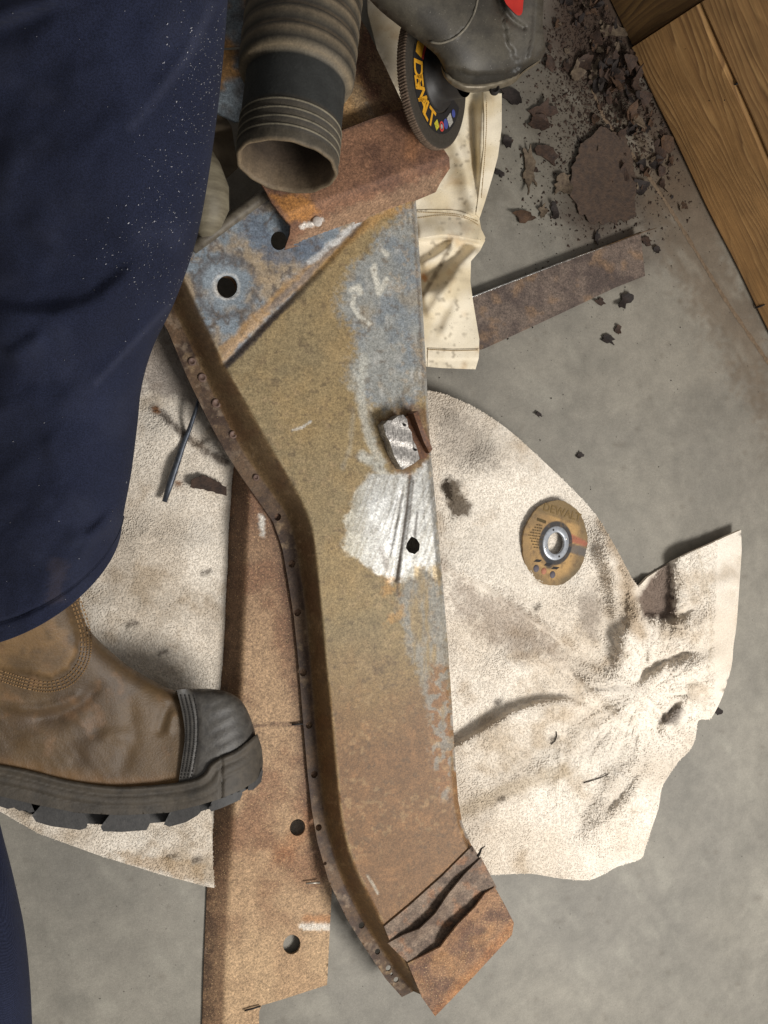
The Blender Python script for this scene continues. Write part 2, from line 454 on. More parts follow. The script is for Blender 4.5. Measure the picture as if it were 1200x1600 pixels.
# ------------------------------------------------------------------ terry towel
TOWEL = [(-160, 1190), (-160, 760), (60, 560), (190, 470), (290, 462), (420, 520), (560, 590), (640, 606)] + \
    cr([(675, 611), (700, 618), (740, 636), (790, 668), (840, 712), (880, 750), (906, 776), (932, 806), (956, 845), (976, 882), (988, 905)], 3) + \
    [(998, 917), (1012, 902), (1030, 890), (1052, 877), (1080, 863), (1110, 850), (1135, 838), (1158, 828), *cr([(1159, 860), (1156, 905), (1151, 975), (1146, 1010), (1143, 1042),
     (1130, 1085), (1117, 1113), (1108, 1124), (1091, 1126), (1087, 1152), (1078, 1172), (1060, 1190), (1043, 1215), (1034, 1232), (1029, 1262), (1018, 1295), (1008, 1325), (1001, 1342), (965, 1354),
     (945, 1365), (921, 1375), (890, 1374), (860, 1370), (828, 1365), (790, 1366), (750, 1368)], 3), (690, 1362), (560, 1385), (420, 1400), (326, 1386), (250, 1366), (150, 1335), (60, 1302), (0, 1268), (-80, 1232)]
RIDGES = [  # points, height, width on the left of travel, width on the right
    ([(640, 860), (700, 891), (760, 918), (800, 945), (860, 985), (905, 1018), (950, 1050)], 0.009, 70, 4),
    ([(660, 1200), (690, 1182), (716, 1167), (760, 1141), (800, 1116), (842, 1101), (885, 1096), (925, 1108), (980, 1135)], 0.010, 5, 90),
    ([(880, 1040), (930, 1082), (968, 1112), (1000, 1145)], 0.011, 46, 8),
    ([(900, 790), (945, 850), (968, 920), (985, 980), (975, 1040), (950, 1080)], 0.016, 34, 20),
    ([(890, 830), (912, 890), (908, 950), (925, 1010)], 0.006, 26, 22),
    ([(980, 1030), (1040, 1005), (1085, 985), (1145, 960)], 0.011, 24, 46),
    ([(985, 1085), (1040, 1052), (1090, 1040), (1145, 1045)], 0.012, 20, 46),
    ([(1036, 1140), (1058, 1104), (1078, 1093), (1090, 1112), (1088, 1160)], 0.018, 14, 22),
    ([(910, 1360), (945, 1290), (990, 1225), (1050, 1170)], 0.015, 34, 90),
    ([(690, 1290), (800, 1232), (900, 1200), (1030, 1160)], 0.010, 40, 90),
    ([(940, 1050), (1000, 1095), (1050, 1130)], 0.012, 22, 18),
    ([(985, 925), (1000, 965), (1030, 985), (1080, 960)], 0.009, 20, 20),
    ([(720, 700), (800, 740), (880, 770)], 0.004, 40, 40), ([(760, 1060), (830, 1030), (880, 990)], 0.005, 40, 30),
    ([(170, 810), (260, 850), (370, 885)], 0.006, 30, 46), ([(110, 930), (220, 960), (370, 1010)], 0.005, 36, 44), ([(200, 730), (280, 760), (360, 790)], 0.004, 30, 30),
    ([(205, 630), (290, 690), (370, 735)], 0.006, 22, 36),
    ([(655, 868), (700, 892), (760, 919), (800, 946), (860, 986), (905, 1019), (950, 1052)], -0.011, 4.5, 4.5),
    ([(870, 1035), (905, 1066), (945, 1098), (990, 1125)], -0.010, 5, 5), ([(985, 1078), (1012, 1048), (1050, 1028), (1100, 1012)], -0.010, 6, 6),
    ([(1018, 1145), (1040, 1118), (1058, 1100), (1076, 1090)], -0.012, 6, 6), ([(955, 850), (972, 910), (978, 965), (962, 1010)], -0.010, 9, 12),
    ([(1020, 980), (1060, 962), (1100, 940)], -0.006, 6, 8), ([(930, 1290), (975, 1232), (1020, 1180)], -0.008, 14, 10), ([(1000, 1085), (1022, 1104), (1050, 1128)], -0.009, 4, 5),
]
def towel_h(x, y):
    x = np.asarray(x, float); y = np.asarray(y, float)
    h = 0.008+0.006*(fbm(x, y, 90, 41)-0.4)+0.010*sm(0, 1, (fbm(x, y, 200, 44)-0.45)*3)*sm(690, 740, x)
    h = h+0.042*(1-sm(690, 925, x))*sm(560, 680, y)*(1-sm(900, 1080, y))*sm(600, 660, x)
    h = h+0.020*sm(650, 690, x)*(1-sm(700, 900, x))*sm(950, 1080, y)
    for pts, a, wl, wr in RIDGES:
        d, s, t = segd(x, y, pts); w = np.where(s > 0, wl, wr)
        w = w*(0.85+0.3*fbm(x, y, 70, 16)); h = h+(2.3 if max(wl, wr) > 30 else 1.25)*a*np.exp(-(d/w)**2)*sm(0, 0.35, t)*(1-sm(0.62, 1.0, t))*(0.75+0.5*fbm(x, y, 60, 6))
    rr_ = np.hypot(x-1012, y-1080); th_ = np.arctan2(y-1080, x-1012); h = h+0.030*(fbm(th_*60+rr_*0.06, rr_*0.10, 22, 88)-0.5)*sm(5, 60, rr_)*(1-sm(90, 190, rr_))
    # lifted corner flap, with a hollow left of it
    d, s, t = segd(x, y, [(1049, 872), (1050, 900), (1054, 970)])
    fl = blob(x, y, [(1051, 860), (1180, 800), (1180, 1000), (1100, 1010), (1056, 975)], 16)
    h = h+0.016*fl*(1-sm(940, 1010, y))*(1-0.4*sm(1055, 1150, x))
    h = h*(1-0.75*blob(x, y, [(994, 930), (1012, 900), (1048, 872), (1049, 968), (1010, 966)], 10))
    return np.maximum(h, 0.004)
def towel_col(x, y):
    n = fbm(x, y, 110, 21); n2 = fbm(x, y, 45, 25); n3 = fbm(x, y, 60, 29)
    c = mixc(np.tile(lin((233, 224, 210)), (len(x), 1)), lin((217, 205, 188)), sm(0.35, 0.7, n))
    c = mixc(c, lin((168, 146, 116)), 0.5*sm(0.56, 0.82, n2))
    c = mixc(c, lin((124, 112, 100)), 0.15*sm(0.60, 0.82, n3))
    # stains: oily print, grey grime, rust lines, plus shade painted into the colour
    c = mixc(c, lin((78, 62, 42)), 0.85*blob(x, y, [(689, 757), (704, 744), (716, 748), (723, 772), (737, 790), (732, 808), (712, 812), (700, 790)], 7, 5, 10))
    c = mixc(c, lin((40, 32, 24)), 0.8*blob(x, y, [(688, 757), (700, 748), (706, 760), (708, 785), (700, 780)], 3, 2, 8))
    c = mixc(c, lin((118, 104, 92)), 0.6*blob(x, y, [(905, 930), (930, 915), (940, 960), (930, 1000), (905, 990)], 14, 8, 20))
    c = mixc(c, lin((150, 140, 128)), 0.6*blob(x, y, [(690, 640), (760, 670), (790, 740), (700, 720)], 22, 14, 30))
    c = mixc(c, lin((150, 122, 84)), 0.6*line(x, y, [(945, 815), (975, 880), (985, 960), (1000, 990)], 12, 8, 6))
    c = mixc(c, lin((150, 128, 92)), 0.45*line(x, y, [(720, 1270), (790, 1235), (880, 1205)], 12, 8, 6))
    c = mixc(c, lin((120, 98, 80)), 0.5*blob(x, y, [(690, 880), (800, 940), (900, 1030), (820, 1030), (720, 960)], 22, 20, 30))
    c = mixc(c, lin((92, 72, 62)), 0.85*blob(x, y, [(996, 935), (1014, 905), (1050, 876), (1056, 968), (1006, 966)], 4, 2, 10))  # shade under the lifted flap, painted dark brown
    c = mixc(c, lin((96, 84, 78)), 0.75*blob(x, y, [(1026, 1128), (1058, 1098), (1068, 1112), (1056, 1136)], 5, 3, 10))  # shade inside the fold tuck, painted into the cloth colour
    c = mixc(c, lin((110, 96, 90)), 0.62*blob(x, y, [(240, 480), (330, 500), (380, 690), (340, 690), (300, 640), (225, 610), (220, 560)], 18, 16, 30))  # grey shade from trousers and panel, painted on the towel
    c = mixc(c, lin((60, 42, 30)), 0.8*line(x, y, [(240, 636), (268, 662), (300, 690), (350, 722)], 6, 5, 6, 10))
    c = mixc(c, lin((130, 84, 44)), 0.8*line(x, y, [(242, 640), (246, 642)], 5, 3, 2))
    c = mixc(c, lin((130, 84, 44)), 0.8*line(x, y, [(276, 755), (280, 756)], 4, 3, 2))
    for (px, py, rx) in ((322, 896, 5), (206, 976, 7), (320, 690, 5), (265, 1340, 6), (308, 1345, 5), (255, 1020, 5), (840, 950, 3), (778, 1097, 3), (783, 1250, 4), (865, 1155, 4)):
        c = mixc(c, lin((70, 58, 48)), 0.7*line(x, y, [(px-rx, py), (px+rx, py-3)], 4, 3, 3, 8))
    c = mixc(c, lin((170, 140, 100)), 0.5*blob(x, y, [(180, 1330), (320, 1350), (320, 1384), (200, 1350)], 6, 10, 14))
    c = mixc(c, lin((186, 172, 150)), 0.55*line(x, y, [(1090, 858), (1108, 930), (1112, 1000), (1100, 1110)], 1.5, 1.5, 1))
    return c
towel = empty('terry_towel', P(800, 1100, 0), 'large stained off-white terry towel spread on the concrete under the panel', 'towel')
tv, tf = tri2d(TOWEL, 7); tx, ty = tv[:, 0], tv[:, 1]
thh = towel_h(tx, ty); td_, _, _ = segd(tx, ty, TOWEL, True)
ttop = PX(tx, ty, thh); tbot = ttop.copy(); tbot[:, 2] = np.maximum(ttop[:, 2]-0.005, 0.0008)
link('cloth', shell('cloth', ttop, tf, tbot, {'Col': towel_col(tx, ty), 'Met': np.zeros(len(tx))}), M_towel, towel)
def pile():
    n = 260000
    px = rng.uniform(-60, 1165, n); py = rng.uniform(455, 1395, n)
    ok = inside(px, py, TOWEL)
    # leave the smooth woven hem bands and what lies fully under the panel bare
    hem = blob(px, py, [(1122, 838), (1170, 815), (1175, 1060), (1118, 1130), (1116, 1000)], 2) > 0.5
    ok &= ~hem
    px, py = px[ok], py[ok]; n = len(px)
    hh = towel_h(px, py)+rng.uniform(0.0002, 0.0008, n)
    ang = 0.6+2.4*(fbm(px, py, 55, 71)-0.5)*3+rng.normal(0, 0.5, n)
    L = rng.uniform(1.5, 2.9, n); wd = rng.uniform(0.65, 1.1, n); up = rng.uniform(0.0001, 0.0007, n)
    dx, dy = np.cos(ang), np.sin(ang)
    pts = np.stack([PX(px-dx*L, py-dy*L, hh-0.001), PX(px-dy*wd, py+dx*wd, hh), PX(px+dy*wd, py-dx*wd, hh),
                    PX(px+dx*L, py+dy*L, hh+up*0.55), PX(px+dx*L*0.3, py+dy*L*0.3, hh+up)], 1)
    b = np.arange(n)*5
    F = np.stack([np.stack([b, b+1, b+4], 1), np.stack([b, b+4, b+2], 1), np.stack([b+1, b+3, b+4], 1), np.stack([b+2, b+4, b+3], 1)], 1).reshape(-1, 3)
    fl_ = pts.reshape(-1, 3)[F]; nz = np.cross(fl_[:, 1]-fl_[:, 0], fl_[:, 2]-fl_[:, 0])[:, 2]; F[nz < 0] = F[nz < 0][:, ::-1]
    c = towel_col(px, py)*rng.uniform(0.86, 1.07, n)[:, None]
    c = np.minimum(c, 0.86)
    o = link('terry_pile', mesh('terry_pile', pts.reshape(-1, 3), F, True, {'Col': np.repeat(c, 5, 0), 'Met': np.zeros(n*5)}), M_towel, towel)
    tag(o, kind='stuff')
pile()

# ------------------------------------------------------------------ canvas cloth
CANV = [(572, -60), (640, -60), (700, 60), (730, 120), (755, 140), (784, 146), (784, 200), (778, 245), (770, 275), (757, 318), (749, 342), (752, 358), (758, 376), (750, 392), (736, 408), (735, 440), (739, 470), (744, 500),
        (749, 530), (748, 560), (743, 577), (715, 576), (690, 575), (668, 573), (610, 560), (590, 400), (590, 250), (600, 120), (575, 20)]
CR = [([(700, 190), (725, 250), (740, 310), (746, 340)], 0.020, 9, 20),
      ([(757, 140), (752, 230), (746, 330)], 0.016, 12, 7),
      ([(735, 150), (742, 250), (745, 330)], -0.010, 6, 6),
      ([(640, 372), (690, 368), (730, 372), (757, 378)], 0.018, 26, 5),
      ([(650, 462), (680, 455), (705, 430), (730, 405), (752, 385)], 0.018, 10, 24),
      ([(655, 415), (680, 402), (700, 388), (712, 372)], 0.012, 5, 12),
      ([(665, 500), (700, 450), (720, 420)], 0.008, 9, 9),
      ([(690, 530), (712, 480), (722, 430)], 0.007, 10, 14)]
def canv_h(x, y):
    h = 0.012+0.006*fbm(x, y, 50, 91)+0.018*(1-sm(200, 380, y))+0.016*sm(420, 470, y)*(1-sm(560, 577, y))
    for pts, a, wl, wr in CR:
        d, s, t = segd(x, y, pts); h = h+a*np.exp(-(d/np.where(s > 0, wl, wr))**2)*sm(0, .12, t)*(1-.8*sm(.88, 1, t))
    return h
def canv_c(x, y):
    c = mixc(np.tile(lin((232, 221, 198)), (len(x), 1)), lin((214, 199, 168)), sm(0.35, 0.75, fbm(x, y, 40, 15)))
    c = mixc(c, lin((176, 140, 90)), 0.45*sm(0.6, 0.85, fbm(x, y, 22, 18)))
    c = mixc(c, lin((88, 74, 58)), 0.75*line(x, y, [(662, 460), (680, 430), (690, 410), (704, 385)], 3, 3, 3, 6))
    c = mixc(c, lin((190, 120, 50)), 0.7*line(x, y, [(661, 432), (664, 436)], 4, 2, 2, 5))
    c = mixc(c, lin((98, 84, 66)), 0.55*sm(0.70, 0.80, fbm(x, y, 6, 33, 2))*line(x, y, [(700, 150), (720, 300), (690, 400), (705, 500), (695, 560)], 28, 14))
    c = mixc(c, lin((122, 108, 90)), 0.6*blob(x, y, [(560, -60), (640, -60), (660, 80), (630, 160), (600, 110), (570, 30)], 12, 8, 20))
    return c
canvas = empty('canvas_cloth', P(700, 450, 0), 'crumpled cream canvas cloth with hemmed edges beside the panel', 'cloth')
def raised(name, poly, hf, up, mat, parent, step=4, cf=None, thick=0.0015):
    return sheet(name, poly, lambda x, y: hf(x, y)+up, mat, parent, step, thick, cfun=cf)
sheet('cloth_panel', CANV, canv_h, M_canvas, canvas, 4, 0.0012, cfun=canv_c)
raised('hem', [(669, 544), (710, 546), (749, 545), (748, 560), (743, 577), (715, 576), (690, 575), (668, 573)], canv_h, 0.0016, M_canvas, canvas, 4, canv_c)
raised('hem_band', cr([(640, 333), (690, 328), (720, 331), (746, 342), (752, 358), (757, 375), (720, 369), (690, 366), (640, 371)], 3, True), canv_h, 0.002, M_canvas, canvas, 4, canv_c)
raised('strap', [(755, 141), (784, 147), (784, 200), (778, 245), (770, 275), (757, 318), (749, 340), (744, 335), (750, 290), (756, 230), (757, 180)], canv_h, 0.002, M_canvas, canvas, 4, canv_c)
sb = Bag()
for pl in ([(669, 546), (710, 548), (748, 547)], cr([(650, 331), (690, 333), (720, 336), (747, 346)], 4), cr([(650, 341), (690, 336), (725, 340), (748, 352)], 4), [(760, 150), (760, 200), (757, 250), (752, 310)]):
    L = dens(pl, 3.2, False)
    for i in range(0, len(L)-1):
        a, b = np.array(L[i]), np.array(L[i+1]); b = a+(b-a)*0.7
        h = float(canv_h(np.array([a[0]]), np.array([a[1]]))[0])+0.0022
        A, B = P(a[0], a[1], h), P(b[0], b[1], h); t = (B-A)/2; s = t.cross(Vector((0, 0, 1))).normalized()*0.0005
        sb.box((A+B)/2, t, s, Vector((0, 0, 0.0004)))
tag(sb.build('stitching', M_seam, canvas), kind='stuff')

# ------------------------------------------------------------------ rusty channel under the panel
CH_FOLD = [(393, 700), (388, 760), (385, 850), (382, 950), (378, 1060), (371, 1180), (364, 1290), (359, 1400), (355, 1500), (352, 1600), (348, 1720)]
CH_OUT = [(366, 690), (358, 760), (352, 850), (347, 950), (341, 1060), (335, 1180), (328, 1290), (323, 1400), (319, 1500), (316, 1600), (311, 1720)]
def ypos(pts, y):
    p = np.array(pts); return np.interp(y, p[:, 1], p[:, 0])
CH_H = 0.042
def ch_h(x, y):
    xf, xo = ypos(CH_FOLD, y), ypos(CH_OUT, y)
    t = np.clip((xf+3-x)/(xf-xo+3), 0, 1); CH_H = 0.042-0.030*sm(1220, 1450, y)
    return CH_H+0.0015*(fbm(x, y, 120, 3)-0.5)-(CH_H-0.003)*np.where(t > 0, t**1.25, 0)
def ch_c(x, y):
    c = mixc(np.tile(lin((170, 136, 98)), (len(x), 1)), lin((140, 102, 70)), sm(0.35, 0.7, fbm(x, y, 50, 51)))
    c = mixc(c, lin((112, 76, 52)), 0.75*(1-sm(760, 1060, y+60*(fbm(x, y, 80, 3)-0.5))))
    c = mixc(c, lin((186, 152, 108)), 0.6*sm(1380, 1520, y))
    d, _, _ = segd(x, y, [(430, 780), (462, 960), (478, 1130), (488, 1240), (505, 1330)]); c = mixc(c, lin((92, 64, 48)), 0.6*(1-sm(4, 34, d+14*(fbm(x, y, 20, 5)-0.5))))  # panel's shadow on the channel, painted along its flange edge
    xf = ypos(CH_FOLD, y)
    c = mixc(c, lin((100, 68, 42)), 0.75*sm(0, 7, xf-x)); c = mixc(c, lin((58, 38, 26)), 0.6*sm(12, 26, xf-x)*sm(0.4, 0.6, fbm(x, y, 14, 8)))  # flange painted darker, standing in for its shaded slope
    c = mixc(c, lin((80, 52, 40)), 0.7*line(x, y, [(380, 1136), (430, 1131), (478, 1133)], 2, 2, 2))
    m_ = line(x, y, [(474, 1447), (516, 1449)], 6, 2, 5, 4); c = mixc(c, lin((214, 206, 192)), 0.85*m_)
    c = mixc(c, lin((168, 104, 44)), 0.6*line(x, y, [(480, 1436), (516, 1436)], 6, 4, 3))
    c = mixc(c, lin((218, 212, 200)), 0.9*line(x, y, [(408, 808), (411, 834)], 4, 1.5, 3, 5))
    c = mixc(c, lin((150, 92, 44)), 0.5*line(x, y, [(500, 1270), (440, 1335)], 14, 12, 8))
    return grey(c, 0.15), np.zeros(len(x))
channel = empty('steel_channel', P(430, 1300, 0), 'straight rusty steel channel with two round holes lying under the bent panel', 'steel channel')
chpoly = CH_OUT+[(400, 1720), (404, 1640), (405, 1580), (409, 1571)]+[(440, 1562), (480, 1549), (511, 1539), (514, 1480), (518, 1400), (520, 1330), (520, 1200), (505, 1000), (490, 850), (470, 760), (440, 700), (415, 690)]
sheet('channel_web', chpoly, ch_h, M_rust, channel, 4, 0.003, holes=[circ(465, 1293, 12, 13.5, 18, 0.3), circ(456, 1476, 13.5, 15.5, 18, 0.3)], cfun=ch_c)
tube('torn_sliver', [P(382, 1579, 0.015), P(395, 1576, 0.016), P(407, 1572, 0.015)], 0.0012, M_dark, channel, 6)
tube('wire_nail', [P(478, 1380, 0.024), P(500, 1379, 0.026)], 0.0014, plain('grey_wire', (190, 180, 165), None, 100, 0.4, 0.6), channel, 6)
tube('dark_nail', [P(456, 1132, CH_H+0.003), P(474, 1131, CH_H+0.004)], 0.0012, M_dark, channel, 6)

# ------------------------------------------------------------------ bent body panel
RIM = [(284, 425), (301, 462), (328, 520), (352, 570), (385, 628), (420, 690), (450, 742), (475, 788), (489, 828), (496, 880), (503, 950), (510, 1030), (518, 1110), (525, 1190), (532, 1260), (540, 1308), (558, 1362), (585, 1415), (606, 1460), (636, 1510), (662, 1556)]
JUN = [(248, 440), (282, 505), (312, 570), (344, 638), (374, 695), (400, 736), (428, 775), (448, 806), (461, 848), (470, 902), (478, 960), (485, 1040), (492, 1130), (499, 1210), (505, 1260), (514, 1308), (534, 1370), (562, 1428), (590, 1474), (620, 1518), (646, 1548)]
OUT = [(226, 450), (264, 520), (292, 588), (322, 650), (352, 706), (378, 746), (406, 786), (427, 816), (441, 856), (450, 906), (459, 962), (467, 1042), (474, 1132), (481, 1212), (487, 1264), (496, 1316), (514, 1378), (542, 1436), (572, 1484), (603, 1530), (628, 1558)]
RIGHT = [(648, 285), (651, 330), (655, 390), (660, 470), (666, 580), (671, 680), (677, 750), (683, 810), (688, 870), (694, 935), (700, 1010), (706, 1100), (711, 1185), (716, 1250), (722, 1285), (735, 1318), (748, 1337), (762, 1365)]
H_TOP, H_FL = 0.088, 0.047
rimD, junD, outD = cr(RIM, 6), cr(JUN, 6), cr(OUT, 6)
def sgn_left(x, y, pl):      # positive left of the downward polyline
    d, s, t = segd(x, y, pl); return -d*s
def panel_h(x, y):
    dr = sgn_left(x, y, rimD); dj = sgn_left(x, y, junD)
    ar, aj = np.abs(dr), np.abs(dj)
    side = 1.0 if True else 0
    t = np.where(dr > 0, np.where(dj > 0, 1.0, ar/(ar+aj+1e-6)), 0.0)
    t = t*t*(3-2*t)*0.55+t*0.45
    top = H_TOP+0.012*(1-sm(300, 620, y))-0.004*sm(1000, 1400, y)
    top = top-0.006*sm(620, 700, x+0.0*y)*0
    # crease along the seam, gouges, dishing round the hole
    top = top-0.0035*np.exp(-(segd(x, y, [(352, 566), (430, 488), (500, 418), (566, 345)])[0]/6)**2)
    top = top+0.0015*(fbm(x, y, 160, 61)-0.5)
    top = top-0.0012*line(x, y, [(641, 745), (634, 800), (618, 905)], 3, 2)-0.0008*line(x, y, [(628, 770), (612, 850)], 1.5, 1.5)
    dr_, _, _ = segd(x, y, RIGHT); top = top-0.006*np.exp(-(dr_/4)**2)
    top = top-0.003*np.exp(-(np.hypot(x-355, y-448)/26)**2)
    fl = H_FL+0.004*(1-sm(500, 800, y))+0.001*(fbm(x, y, 30, 5)-0.5)
    fl = np.minimum(fl, top-0.002)
    return top*(1-t)+fl*t
def panel_c(x, y):
    N = len(x); n1 = fbm(x, y, 110, 101); n2 = fbm(x, y, 34, 103); n3 = fbm(x, y, 14, 105)
    met = np.zeros(N)
    c = mixc(np.tile(lin((150, 127, 84)), (N, 1)), lin((140, 122, 86)), sm(0.3, 0.7, n1))
    c = mixc(c, lin((160, 130, 80)), 0.35*sm(0.45, 0.8, n2))
    low = sm(960, 1180, y+90*(n1-0.5))
    c = mixc(c, lin((117, 86, 57)), 0.95*low); c = mixc(c, lin((122, 92, 64)), 0.5*sm(1240, 1420, y)*sm(0.3, 0.6, n2))
    c = mixc(c, lin((152, 112, 74)), 0.4*low*sm(0.52, 0.75, n3))
    # heat-blued corner above the seam
    up = blob(x, y, [(230, 380), (400, 270), (660, 270), (655, 300), (560, 352), (352, 574), (300, 480), (270, 430)], 4, 3)
    cu = mixc(np.tile(lin((120, 138, 152)), (N, 1)), lin((168, 140, 96)), sm(0.42, 0.62, fbm(x, y, 46, 111)))
    cu = mixc(cu, lin((98, 116, 136)), 0.6*sm(0.55, 0.7, fbm(x, y, 60, 114)))
    iso = np.abs(fbm(x, y, 40, 117)-0.5); cu = mixc(cu, lin((98, 84, 74)), 0.75*(1-sm(0.01, 0.05, iso)))
    dh = np.hypot((x-355)/1.0, (y-448)/1.0)+8*(n3-0.5)
    cu = mixc(cu, lin((96, 88, 86)), 0.7*np.exp(-((dh-46)/6)**2)); cu = mixc(cu, lin((132, 150, 164)), 0.8*np.exp(-((dh-27)/8)**2)); cu = mixc(cu, lin((205, 205, 200)), 0.7*np.exp(-((dh-20)/2.4)**2))
    cu = mixc(cu, lin((84, 104, 130)), 0.65*blob(x, y, [(385, 310), (440, 380), (510, 370), (500, 400), (430, 420), (380, 370)], 14, 10))
    c = mixc(c, grey(cu, 0.35), up)
    # orange-brown band along seam, dark weld bead, bright filed groove
    c = mixc(c, lin((176, 134, 74)), 0.75*line(x, y, [(345, 558), (425, 475), (520, 392), (600, 330), (648, 318)], 9, 5, 7, 18))
    c = mixc(c, lin((112, 100, 92)), 0.8*line(x, y, [(420, 482), (470, 440), (510, 398), (560, 352)], 5, 3, 5, 12))
    ms = line(x, y, [(486, 408), (520, 380), (560, 347)], 5, 2.5, 4, 10); c = mixc(c, lin((196, 196, 194)), 0.8*ms)
    c = mixc(c, lin((70, 62, 60)), 0.92*line(x, y, [(353, 572), (390, 536), (432, 492), (470, 455), (500, 425)], 5.5, 2, 2.5, 6)*(1-0.6*sm(430, 500, x)))
    # blue-grey scrubbed area on the right, pale streaks
    b2 = blob(x, y, [(575, 395), (620, 330), (652, 310), (672, 590), (650, 640), (600, 645), (565, 620), (548, 585), (556, 520), (528, 485), (540, 430)], 16, 10, 24, 121)
    cb = mixc(np.tile(lin((142, 146, 142)), (N, 1)), lin((120, 134, 144)), sm(0.4, 0.65, fbm(x, y, 40, 123))); cb = mixc(cb, lin((148, 130, 98)), 0.6*sm(0.52, 0.7, fbm(x, y, 36, 127)))
    cb = mixc(cb, lin((176, 176, 170)), 0.55*sm(0.6, 0.75, fbm(x*2.2, y*0.5, 14, 129)))
    c = mixc(c, grey(cb, 0.3), 0.9*b2)
    for pl, w, a in (([(570, 560), (562, 620), (575, 680), (596, 722)], 7, .75), ([(556, 575), (550, 605)], 6, .5), ([(578, 640), (586, 690)], 3, .5), ([(565, 712), (585, 722), (605, 745)], 7, .85), ([(552, 640), (548, 700), (535, 730)], 3, .25)):
        c = mixc(c, lin((182, 180, 168)), a*line(x, y, pl, w, 4, 4, 8, 131))
    # chalk squiggles
    for pl, w in (([(549, 453), (561, 449), (563, 458)], 4.5), ([(553, 462), (551, 478), (560, 494), (577, 506)], 3.2), ([(585, 415), (586, 432), (592, 458), (600, 446), (604, 437)], 4.2), ([(582, 420), (590, 446)], 4), ([(598, 391), (606, 399)], 3.5)):
        c = mixc(c, lin((196, 192, 178)), 0.9*line(x, y, pl, w, 1.4, 1.5, 6))
    # ground-bright patch
    sp = blob(x, y, [(556, 768), (585, 735), (612, 742), (640, 738), (672, 718), (680, 770), (686, 850), (689, 905), (660, 885), (634, 908), (610, 912), (590, 898), (562, 878), (532, 852), (541, 810)], 6, 8, 18, 141)
    cs = mixc(np.tile(lin((182, 181, 176)), (N, 1)), lin((128, 122, 108)), 0.55*sm(0.38, 0.7, fbm((x+y*0.35)*1.6, (y-x*0.35)*0.12, 5, 143)))
    cs = mixc(cs, lin((160, 153, 134)), 0.75*(1-sm(540, 590, x))); cs = mixc(cs, lin((226, 226, 224)), 0.5*sm(0.3, 0.6, fbm((x+y*0.35)*1.0, (y-x*0.35)*0.12, 4, 147))*blob(x, y, [(575, 790), (625, 760), (640, 800), (625, 880), (590, 850)], 16, 8))
    cs = mixc(cs, lin((120, 112, 104)), 0.6*line(x, y, [(596, 858), (606, 890)], 5, 4))
    c = mixc(c, cs, sp); met = np.maximum(met, 0.55*sp)
    tail = blob(x, y, [(634, 890), (690, 880), (698, 960), (704, 1060), (708, 1190), (704, 1252), (688, 1252), (676, 1180), (664, 1090), (640, 1020), (622, 960)], 9, 9, 26, 151)
    ct = mixc(np.tile(lin((140, 137, 128)), (N, 1)), lin((152, 132, 96)), sm(0.5, 0.7, fbm(x*2, y*0.35, 24, 153)))
    cell = fbm(x, y, 11, 157, 2); pit = blob(x, y, [(672, 1040), (700, 1040), (712, 1250), (684, 1255), (664, 1150)], 8)
    ct = mixc(ct, lin((136, 96, 60)), 0.95*pit*sm(0.42, 0.47, cell)); tail = tail*(1-0.2*sm(960, 1080, y)); c = mixc(c, ct, 0.9*tail)
    c = mixc(c, lin((176, 132, 70)), 0.7*blob(x, y, [(596, 900), (625, 905), (630, 960), (600, 985)], 8, 8, 14)*sm(0.4, 0.6, n3))
    # cut gouges
    for pl, w, a in (([(641, 742), (636, 790), (628, 850), (619, 908)], 2.2, .9), ([(646, 750), (641, 800), (634, 850)], 1.2, .8), ([(630, 760), (618, 830), (610, 870)], 1.1, .6), ([(652, 800), (648, 840)], 1.6, .7), ([(622, 775), (606, 845)], .8, .5), ([(660, 740), (664, 830)], .8, .45), ([(625, 870), (621, 930)], 2.2, .7)):
        c = mixc(c, lin((72, 60, 48)), a*line(x, y, pl, w, 1.0, 0.8, 6)); met *= 1-0.8*line(x, y, pl, w, 1)
    # scorched ring round the cut tab
    c = mixc(c, lin((104, 74, 44)), 0.8*blob(x, y, [(590, 655), (640, 630), (675, 640), (680, 712), (640, 745), (612, 735)], 7, 4, 12))
    # scratches, right-edge highlight painted into the colour
    c = mixc(c, lin((206, 204, 196)), 0.8*line(x, y, [(457, 672), (472, 668), (486, 658)], 1.6, 1.2, 1.2, 5))
    c = mixc(c, lin((190, 184, 168)), 0.7*line(x, y, [(574, 1368), (582, 1380), (590, 1396)], 1.4, 1.2, 1.2, 5))
    de, _, _ = segd(x, y, RIGHT); ed = (1-sm(1.5, 4.5, de))*(1-sm(640, 700, y)*(1-sm(0.5, 0.6, n2)))
    c = mixc(c, lin((150, 148, 142)), 0.8*ed); c = mixc(c, lin((82, 70, 62)), 0.6*np.exp(-((de-6)/1.6)**2)*(1-sm(560, 680, y)))
    # wall and flange
    dr = sgn_left(x, y, rimD); dj = sgn_left(x, y, junD)
    wall = sm(-2, 5, dr); c = mixc(c, lin((116, 90, 58)), 0.88*wall); c = mixc(c, lin((104, 72, 46)), 0.5*wall*sm(0.45, 0.65, n2)); met *= 1-wall
    fl = sm(-2, 2, dj); cfl = mixc(np.tile(lin((98, 75, 53)), (N, 1)), lin((68, 50, 38)), sm(0.4, 0.65, n2)); cfl = mixc(cfl, lin((146, 126, 104)), 0.5*sm(0.56, 0.7, fbm(x, y, 12, 171))*(sm(1180, 1300, y)+1-sm(680, 760, y)))
    c = mixc(c, cfl, fl)
    c = mixc(c, lin((170, 150, 112)), 0.45*np.exp(-((dr+1)/2.0)**2)*sm(0.45, 0.6, n2))
    pk = sm(0.70, 0.78, fbm(x, y, 9, 191, 2)); c = mixc(c, lin((96, 78, 58)), 0.45*pk*(1-sp))
